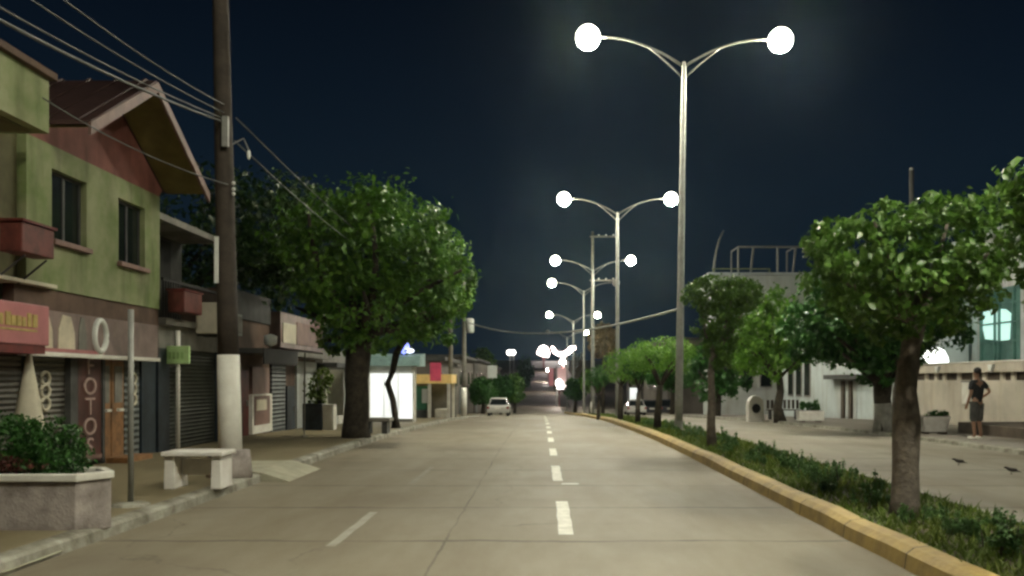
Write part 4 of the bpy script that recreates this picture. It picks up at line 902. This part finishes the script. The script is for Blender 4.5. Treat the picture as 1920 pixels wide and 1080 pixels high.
# flat roofed block with roof frame
t = thing('flat_roof_block', 'flat roofed pale block carrying an open roof frame', 'building', (14, 70, zt(70)))
zr = P(1400, 516, 70).z
MB().box(13.4, 27, 70, 73.4, -2, zr).build('wall', M['pale2'], t); MB().box(13.1, 27.3, 69.7, 73.7, zr, zr + .18).build('roof', M['pale'], t)
for k in range(4):
    for q in range(2):
        ww = MB().box(14.2 + k*1.5, 15.2 + k*1.5, 69.94, 69.995, 1 + q*3, 2.6 + q*3).build('window', M['grey'], t); MB().box(14.28 + k*1.5, 15.12 + k*1.5, 69.925, 69.938, 1.08 + q*3, 2.52 + q*3).build('pane', M['glass'], ww)
zt2 = P(1400, 463, 70.5).z; zb = zr + .18
mb = MB(); xs = [P(q, 500, 70.5).x for q in (1384, 1413, 1458, 1492)]
mb.tube([(xs[0], 70.5, zt2), (xs[-1] + 4, 70.5, zt2)], .09, 8)
for i, xx in enumerate(xs): mb.tube([(xx - (.25 if i in (1, 3) else 0), 70.5, zb), (xx, 70.5, zt2)], .09, 8)
for xx in (xs[0], xs[-1]): mb.tube([(xx, 70.5, zt2), (xx, 73, zt2)], .07, 8); mb.tube([(xx, 73, zt2), (xx, 73, zb)], .07, 8)
fr = mb.build('roof_frame', M['steel'], t)
a = P(1338, 512, 70.5); b = P(1343, 470, 70.5); c = P(1357, 432, 70.5); MB().tube([a, a.lerp(b, .5) + Vector((-.03, 0, 0)), b, b.lerp(c, .5) + Vector((-.06, 0, .05)), c], [.11, .10, .09, .08, .06], 8).build('curved_post', M['steel'], t, True)
MB().box(13.4, 18, 69.72, 69.8, zb + .25, zb + .33).box(13.5, 13.58, 69.72, 69.8, zb, zb + .25).box(17.9, 17.98, 69.72, 69.8, zb, zb + .25).build('railing', M['lime'], t)
# dim wall behind the mushroom tree
t = thing('dark_far_building', 'dim grey building beyond the far carriageway behind the dark trees', 'building', (15, 90, zt(90)))
MB().box(12.5, 30, 88, 130, -4, 5.5).build('wall', M['farwall'], t); MB().box(12.3, 30.2, 87.8, 130.2, 5.5, 5.8).build('roof', M['dgrey'], t)
for k in range(6): ww = MB().box(12.44, 12.495, 90 + k*6, 92.5 + k*6, .5, 2.6).build('window', M['grey'], t); MB().box(12.42, 12.438, 90.2 + k*6, 92.3 + k*6, .7, 2.4).build('pane', M['glass'], ww)
MB().box(12.4, 12.495, 126.5, 129, -3, .0).build('door', M['dgrey'], t)
o = thing('lit_door', 'bright white lit doorway panel behind the white saloon', 'sign', (P(1189, 750, 95).x, 95, zt(95))); c = P(1189, 738, 95)
MB().box(c.x - .45, c.x + .45, 95, 95.12, c.z - .85, c.z + .6).build('panel', M['litwhite'], o); MB().box(c.x - .55, c.x + .55, 95.13, 95.3, zt(95), c.z + .7).build('frame', M['grey'], o)

# planters and bench on the far pavement
def trough(px, d, w, h, lab, taper, seed):
    x = (px - HX)/F*d; z = gz(x, d)
    t = thing('white_planter', lab, 'planter', (x, d, z))
    a = w/2
    vs = []
    for (k, zz) in ((taper, .06), (1.0, h)): vs += [(x - a*k, d - .26*k, z+zz), (x + a*k, d - .26*k, z+zz), (x + a*k, d + .26*k, z+zz), (x - a*k, d + .26*k, z+zz)]
    MB().add(vs, [(3, 2, 1, 0), (4, 5, 6, 7), (0, 1, 5, 4), (1, 2, 6, 5), (2, 3, 7, 6), (3, 0, 4, 7)]).build('tub', M['bench'], t, bevel=.012)
    MB().box(x - a*.75, x - a*.5, d - .2, d + .2, z, z + .06).box(x + a*.5, x + a*.75, d - .2, d + .2, z, z + .06).build('foot', M['stepbrown'], t)
    MB().box(x - a*.9, x + a*.9, d - .22, d + .22, z + h + .001, z + h + .012).build('soil', M['soil'], t)
    return t, x, z
_, x, z = trough(1750, 25.6, .82, .50, 'white tapered planter half hidden by the near tree trunk', .72, 1)
p = thing('planter_shrub', 'low dark shrub in the tapered planter', 'shrub', (x, 25.6, z + .5)); leaf_mesh('foliage', p, [(x + .1, 25.6, z + .56, .32, .2, .10)], 400, .07, M['leafB'], 201, shell=.3, clumps=25, spread=.2); MB().tube([(x, 25.6, z + .48), (x + .05, 25.6, z + .6)], .02, 6).build('stem', M['barkdark'], p)
_, x, z = trough(1519, 37, 1.06, .47, 'white straight sided planter left of the two dark door posts', .95, 2)
p = thing('planter_shrub', 'row of dark upright plants in the straight sided planter', 'shrub', (x, 37, z + .47)); leaf_mesh('foliage', p, [(x - .3, 37, z + .65, .15, .18, .22), (x, 37, z + .65, .15, .18, .22), (x + .28, 37, z + .68, .15, .18, .25)], 800, .09, M['leafB'], 202, shell=.3, clumps=45, spread=.2); MB().tube([(x, 37, z + .45), (x, 37, z + .7)], .02, 6).tube([(x+.28, 37, z + .45), (x+.28, 37, z + .7)], .02, 6).tube([(x-.3, 37, z + .45), (x-.3, 37, z + .7)], .02, 6).build('stem', M['barkdark'], p)
x, d = (1468 - HX)/F*42, 42; z = gz(x, d)
t = thing('slatted_bench', 'dark slatted bench beside the trunk of the bright green tree', 'bench', (x, d, z))
MB().box(x - .75, x + .75, d - .22, d + .22, z + .42, z + .47).build('seat', M['stepbrown'], t)
mb = MB()
for k in range(8): mb.box(x - .72 + k*.2, x - .60 + k*.2, d + .18, d + .22, z + .5, z + .92)
mb.build('backrest', M['stepbrown'], t)
for s_ in (-.65, .6): MB().box(x + s_, x + s_ + .06, d - .2, d + .22, z, z + .418).build('leg', M['dark'], t)
x = P(1650, 800, 27.3).x

# ------------------------------------------------------------------ cars
def car(loc, rz, paint, label, group=None):
    t = thing('parked_car', label, 'car', loc, rz, group)
    # rear towards -y, length 4.2, width 1.7
    low = [(-2.1, .32), (-2.08, .62), (-2.02, .86), (-1.45, .93), (1.0, .90), (1.85, .78), (2.08, .6), (2.1, .32)]
    mb = MB(); n = len(low); hw = [.80, .85, .85, .80]
    def sec(xw, pr): return [(xw, y, z) for y, z in pr]
    vs = []
    for xw, k in ((-.85, .96), (-.80, 1.0), (.80, 1.0), (.85, .96)): vs += [(xw, y*k, .32 + (z-.32)*k) for y, z in low]
    fs = [tuple(range(n)), tuple(range(3*n, 4*n))[::-1]]
    for q in range(3):
        for i in range(n): fs.append((q*n+i, (q+1)*n+i, (q+1)*n+(i+1) % n, q*n+(i+1) % n))
    mb.add(vs, fs); body = mb.build('body', paint, t, False, .03, local=True)
    cab = [(-1.55, .92), (-1.05, 1.38), (.15, 1.42), (.95, .91)]
    mb = MB(); vs = [(x*(.74 if z < 1 else .60), y, z) for x in (-1, 1) for y, z in cab]; mb.add(vs, [(0, 1, 2, 3), (7, 6, 5, 4), (0, 4, 5, 1), (1, 5, 6, 2), (2, 6, 7, 3), (3, 7, 4, 0)]); mb.build('cabin', M['glass'], t, local=True)
    MB().prism([(-1.12, 1.36), (-1.0, 1.44), (.1, 1.46), (.25, 1.40)], -.62, .62, 'x').build('roof', paint, t, bevel=.02, local=True)
    for sx in (-1, 1):
        MB().tube([(sx*.70, -1.52, .93), (sx*.60, -1.06, 1.39)], .035, 6).tube([(sx*.70, .92, .92), (sx*.60, .2, 1.41)], .035, 6).build('pillar', paint, t, local=True)
        for sy in (-1.3, 1.3):
            m_ = MB(); prof = [(-.09, .31), (.09, .31)]; m_.tube([(sx*.74 - .1, sy, .31), (sx*.74 + .1, sy, .31)], .31, 16); w = m_.build('wheel', M['tyre'], t, True, local=True)
            MB().tube([(sx*.74 - .105, sy, .31), (sx*.74 + .105, sy, .31)], .19, 12).build('rim', M['steel'], w, local=True)
        MB().box(sx*.76 - .1, sx*.76 + .1, -2.11, -2.0, .62, .80).build('tail_lamp', M['tail'], t, local=True)
        MB().box(sx*.66 - .12, sx*.66 + .12, 2.0, 2.07, .58, .70).build('headlight', M['ceramic'], t, local=True)
    MB().box(-.8, .8, -2.16, -2.09, .34, .52).build('bumper', paint, t, bevel=.02, local=True)
    MB().box(-.26, .26, -2.125, -2.1, .6, .72).build('number_plate', M['white'], t, local=True)
    return t
x, d = P(936, 760, 71).x, 71; car((x, d, zt(d)), 0, M['carwhite'], 'white saloon parked at the left kerb beyond the crest')
x, d = P(1190, 760, 82).x, 82; car((x, d, zt(d)), 0, M['carwhite'], 'white saloon seen between the median trunks on the far carriageway')
x, d = P(1218, 760, 86).x, 86; car((x, d, zt(d)), 0, M['cardark'], 'dark car next to the white saloon on the far carriageway')
x, d = P(1250, 760, 80).x, 80; car((x, d, zt(d)), 0, M['cardark'], 'dark car behind the foot of the tallest lamp pole')
x, d = P(1418, 760, 41).x, 41; z = gz(x, d)
o = thing('litter_bin', 'white arched litter bin with a dark round opening left of the bright green tree trunk', 'bin', (x, d, z))
MB().prism([(x - .36, z), (x + .36, z), (x + .36, z + .8)] + [(x + .36*math.cos(k*math.pi/8), z + .8 + .4*math.sin(k*math.pi/8)) for k in range(1, 8)] + [(x - .36, z + .8)], d, d + .5, 'y').build('case', M['bench'], o, bevel=.02)
MB().prism([(x + .2*math.cos(k*math.pi/8), z + .62 + .22*math.sin(k*math.pi/8)) for k in range(16)], d - .012, d - .003, 'y').build('opening', M['dark'], o)

# ------------------------------------------------------------------ far pink lights and canopy at the top of the rise
d = 330; c = P(1028, 684, d); z0 = zt(d)
t = thing('far_canopy', 'flat grey canopy spanning the road at the top of the rise', 'canopy', (c.x, d, z0))
a = P(993, 690, d); b = P(1066, 677, d); MB().box(a.x, b.x, d, d + 9, a.z, b.z).build('deck', M['canopy'], t)
for q in (999, 1036, 1060): xx = P(q, 690, d).x; MB().box(xx - .5, xx + .5, d + 2, d + 3, z0 - 1, a.z).build('column', M['maroon'], t)
def blob(name, lab, poly, d, m, dep=1.2):
    pts = [P(u, v, d) for u, v in poly]; cx = sum(p.x for p in pts)/len(pts); cz = min(p.z for p in pts)
    o = thing(name, lab, 'lit sign', (cx, d, cz)); MB().prism([(p.x, p.z) for p in pts], d, d + dep, 'y').build('panel', m, o, bevel=.25)
    MB().box(cx - .3, cx + .3, d + dep + .05, d + dep + .6, cz - 4, cz + .4).build('mount', M['maroon'], o)
blob('lit_sign', 'glowing white rounded sign left above the far canopy', [(1006, 663), (1011, 651), (1019, 647), (1027, 651), (1031, 662), (1028, 670), (1014, 667)], 328, M['pinksignlight'])
blob('lit_sign', 'glowing white V shaped sign right above the far canopy', [(1033, 650), (1037, 649), (1046, 660), (1057, 660), (1070, 649), (1078, 648), (1080, 654), (1070, 662), (1058, 670), (1046, 667), (1037, 661)], 327, M['pinksignlight'])
def far_lamp(px, py, d, r, lab):
    c = P(px, py, d); z0 = zt(d); o = thing('far_lamp', lab, 'lamp', (c.x, d, z0), 0, 'small lamps far down the street'); MB().ball(c, r/F*d, 2).build('globe', M['pinklight'] if px > 1000 else M['farlamp'], o, True)
    MB().tube([(c.x + .1, d + r/F*d + .1, z0 - .5), (c.x + .1, d + r/F*d + .1, c.z)], .1*d/150, 6).build('pole', M['maroon'] if px > 1000 else M['steel'], o)
far_lamp(1055, 677, 200, 5.5, 'small pinkish lamp just under the V shaped sign')
far_lamp(1048, 717, 150, 6, 'small white lamp lowest over the median, beyond the crest')
far_lamp(1028, 693, 260, 4, 'faint small lamp left of the maroon post')
far_lamp(955, 661, 180, 5, 'left half of the small twin lamp hanging over the dark trees left of the road')
far_lamp(962, 661, 180, 5, 'right half of the small twin lamp over the dark trees left of the road')
far_lamp(1363, 679, 70, 5, 'small white lamp in the dark trees right of the tallest lamp pole')
for (px, w, d, lab) in ((1054, 18, 150, 'maroon panel post in the middle of the far road, pinkish light put in as glow'), (1033, 8, 240, 'second maroon panel post farther up the far road, pinkish light put in as glow')):
    b0 = zt(d); c = P(px, 690, d); o = thing('pink_lit_post', lab, 'banner', (c.x, d, b0)); hw = w/F*d
    MB().box(c.x - hw*.5, c.x + hw*.6, d, d + .4, P(px, 730, d).z, c.z).build('banner', M['pinkglow'], o); MB().tube([(c.x - hw*.55, d + .2, b0), (c.x - hw*.55, d + .2, c.z + .4)], .16, 8).build('post', M['steel'], o)  # panel glow stands in for pinkish light falling on poles

# ------------------------------------------------------------------ person and birds
def skin_mesh(name, verts, edges, radii, m, parent, sub=1, root=0):
    me = bpy.data.meshes.new(name); me.from_pydata(verts, edges, []); ob = bpy.data.objects.new(name, me); COL.objects.link(ob)
    sk = ob.modifiers.new('skin', 'SKIN'); sk.use_smooth_shade = True; s2 = ob.modifiers.new('sub', 'SUBSURF'); s2.levels = sub; s2.render_levels = sub
    for i, v in enumerate(me.skin_vertices[0].data):
        rr = radii[i]; v.radius = rr if isinstance(rr, tuple) else (rr, rr); v.use_root = (i == root)
    bpy.context.view_layer.update()
    nm = bpy.data.meshes.new_from_object(ob.evaluated_get(bpy.context.evaluated_depsgraph_get())); bpy.data.objects.remove(ob)
    nm.materials.clear(); nm.materials.append(m); nm.polygons.foreach_set('use_smooth', [True]*len(nm.polygons))
    o = bpy.data.objects.new(name, nm); COL.objects.link(o); o.parent = parent; return o
def person(loc, rz):
    t = thing('person', 'person in dark shirt and grey cropped trousers standing on the far pavement, hand on hip', 'person', loc, rz)
    V = []; E = []; R = []
    def add(p, r, par=None):
        V.append(p); R.append(r)
        if par is not None: E.append((par, len(V)-1))
        return len(V)-1
    pel = add((0, 0, .97), (.13, .10)); wai = add((0, 0, 1.13), (.125, .09), pel); che = add((0, .0, 1.34), (.155, .10), wai); neb = add((0, 0, 1.50), (.07, .07), che)
    nec = add((0, .01, 1.57), .052, neb); hd = add((0, .02, 1.66), (.075, .088), nec); ht = add((0, .015, 1.77), (.07, .08), hd)
    hands = []
    for sx in (-1, 1):
        sh = add((sx*.19, 0, 1.45), .062, che)
        if sx < 0: el = add((-.25, -.02, 1.17), .044, sh); wr = add((-.26, .07, .93), .030, el); hn = add((-.26, .09, .86), (.036, .02), wr); dirf = Vector((0, .03, -.09))
        else: el = add((.40, -.06, 1.22), .044, sh); wr = add((.21, .06, 1.04), .030, el); hn = add((.17, .09, 1.01), (.03, .02), wr); dirf = Vector((-.06, .04, -.03))
        hands.append((hn, dirf, sx))
        hip = add((sx*.095, 0, .90), .095, pel); kn = add((sx*.10, .03, .50), .058, hip); an = add((sx*.10 + (.03 if sx > 0 else 0), -.02, .10), .040, kn); ft = add((sx*.11, .10, .05), (.042, .03), an); add((sx*.12, .18, .035), (.036, .022), ft)
    for hn, df, sx in hands:
        base = Vector(V[hn])
        side = Vector((0, 1, 0)) if sx < 0 else Vector((0, 0, 1))
        for k, ln in enumerate((.8, .95, 1.0, .85)):
            p1 = base + side*(.021*(k-1.5)) + df*.5*ln; i1 = add(tuple(p1), .009, hn); add(tuple(p1 + df*.45*ln + Vector((-sx*-.01, 0, -.006))), .008, i1)
        add(tuple(base + side*.045 + df*.15), .010, hn)
    skin_mesh('body', V, E, R, M['skin'], t, 1, pel)
    MB().ball((0, .095, 1.70), .016, 1, (.8, 1.2, 1)).build('nose', M['skin'], t, True, local=True)
    MB().ball((0, -.012, 1.752), .098, 2, (.90, .98, .92)).build('hair', M['hair'], t, True, local=True)
    # shirt and trousers follow the body a little larger
    sv = [(0, 0, .93), (0, 0, 1.14), (0, 0, 1.34), (0, 0, 1.49), (-.19, 0, 1.455), (-.235, -.01, 1.24), (.19, 0, 1.455), (.33, -.04, 1.30)]
    skin_mesh('shirt', sv, [(0, 1), (1, 2), (2, 3), (2, 4), (4, 5), (2, 6), (6, 7)], [(.155, .125), (.15, .115), (.178, .125), (.085, .085), .082, .075, .082, .075], M['shirt'], t, 1, 1)
    tv = [(0, 0, 1.0), (-.10, .0, .88), (-.105, .03, .44), (.10, 0, .88), (.108, .025, .44)]
    skin_mesh('trousers', tv, [(0, 1), (1, 2), (0, 3), (3, 4)], [(.15, .12), .118, .092, .118, .092], M['trouser'], t, 1, 0)
    for sx in (-1, 1): MB().ball((sx*.115, .07, .045), .055, 2, (.85, 2.3, .8)).build('shoe', M['white'], t, True, local=True)
    return t
px_, d_ = 1832, 22.5; x = (px_ - HX)/F*d_; person((x, d_, zt(d_) + .10), math.radians(25))
def bird(loc, rz, lab):
    t = thing('bird', lab, 'bird', loc, rz, 'small dark birds on the road')
    V = [(0, 0, .075), (0, .04, .085), (0, .075, .11), (0, .105, .112), (0, .125, .107), (0, -.05, .065), (0, -.12, .05), (0, -.15, .045)]
    skin_mesh('body', V, [(0, 1), (1, 2), (2, 3), (3, 4), (0, 5), (5, 6), (6, 7)], [(.036, .034), (.032, .03), (.021, .021), (.017, .017), (.004, .004), (.024, .02), (.014, .006), (.016, .004)], M['bird'], t, 1, 0)
    for s_ in (-1, 1):
        MB().tube([(s_*.015, 0, .06), (s_*.016, .008, .03), (s_*.016, .0, .0)], .004, 5).tube([(s_*.016, -.008, .003), (s_*.016, .025, .003)], .003, 5).build('leg', M['bark'], t, local=True)
        MB().ball((s_*.032, -.02, .08), .04, 1, (.3, 1.7, .6)).build('wing', M['bird'], t, True, local=True)
    return t
x = P(1798, 870, 16.6).x; bird((x, 16.6, zt(16.6) + .002), math.radians(72), 'small dark bird on the far carriageway, left one of the two')
x = P(1897, 887, 15.0).x; bird((x, 15.0, zt(15) + .002), math.radians(60), 'small dark bird on the far carriageway, nearer the right edge')

# ------------------------------------------------------------------ night haze lit by the lamps
if HAZE > 0:
    hb = MB().box(-80, 80, -48, 420, -5, 60); h = hb.build('haze', None); h['kind'] = 'stuff'; h['label'] = 'thin night haze glowing around the street lamps'; h['category'] = 'haze'
    m = bpy.data.materials.new('night_haze'); m.use_nodes = True; n = m.node_tree.nodes; n.remove(n['Principled BSDF'])
    v = n.new('ShaderNodeVolumePrincipled'); v.inputs['Color'].default_value = (.62, .86, .92, 1); v.inputs['Density'].default_value = HAZE; v.inputs['Anisotropy'].default_value = .92
    m.node_tree.links.new(v.outputs[0], n['Material Output'].inputs['Volume']); h.data.materials.append(m)
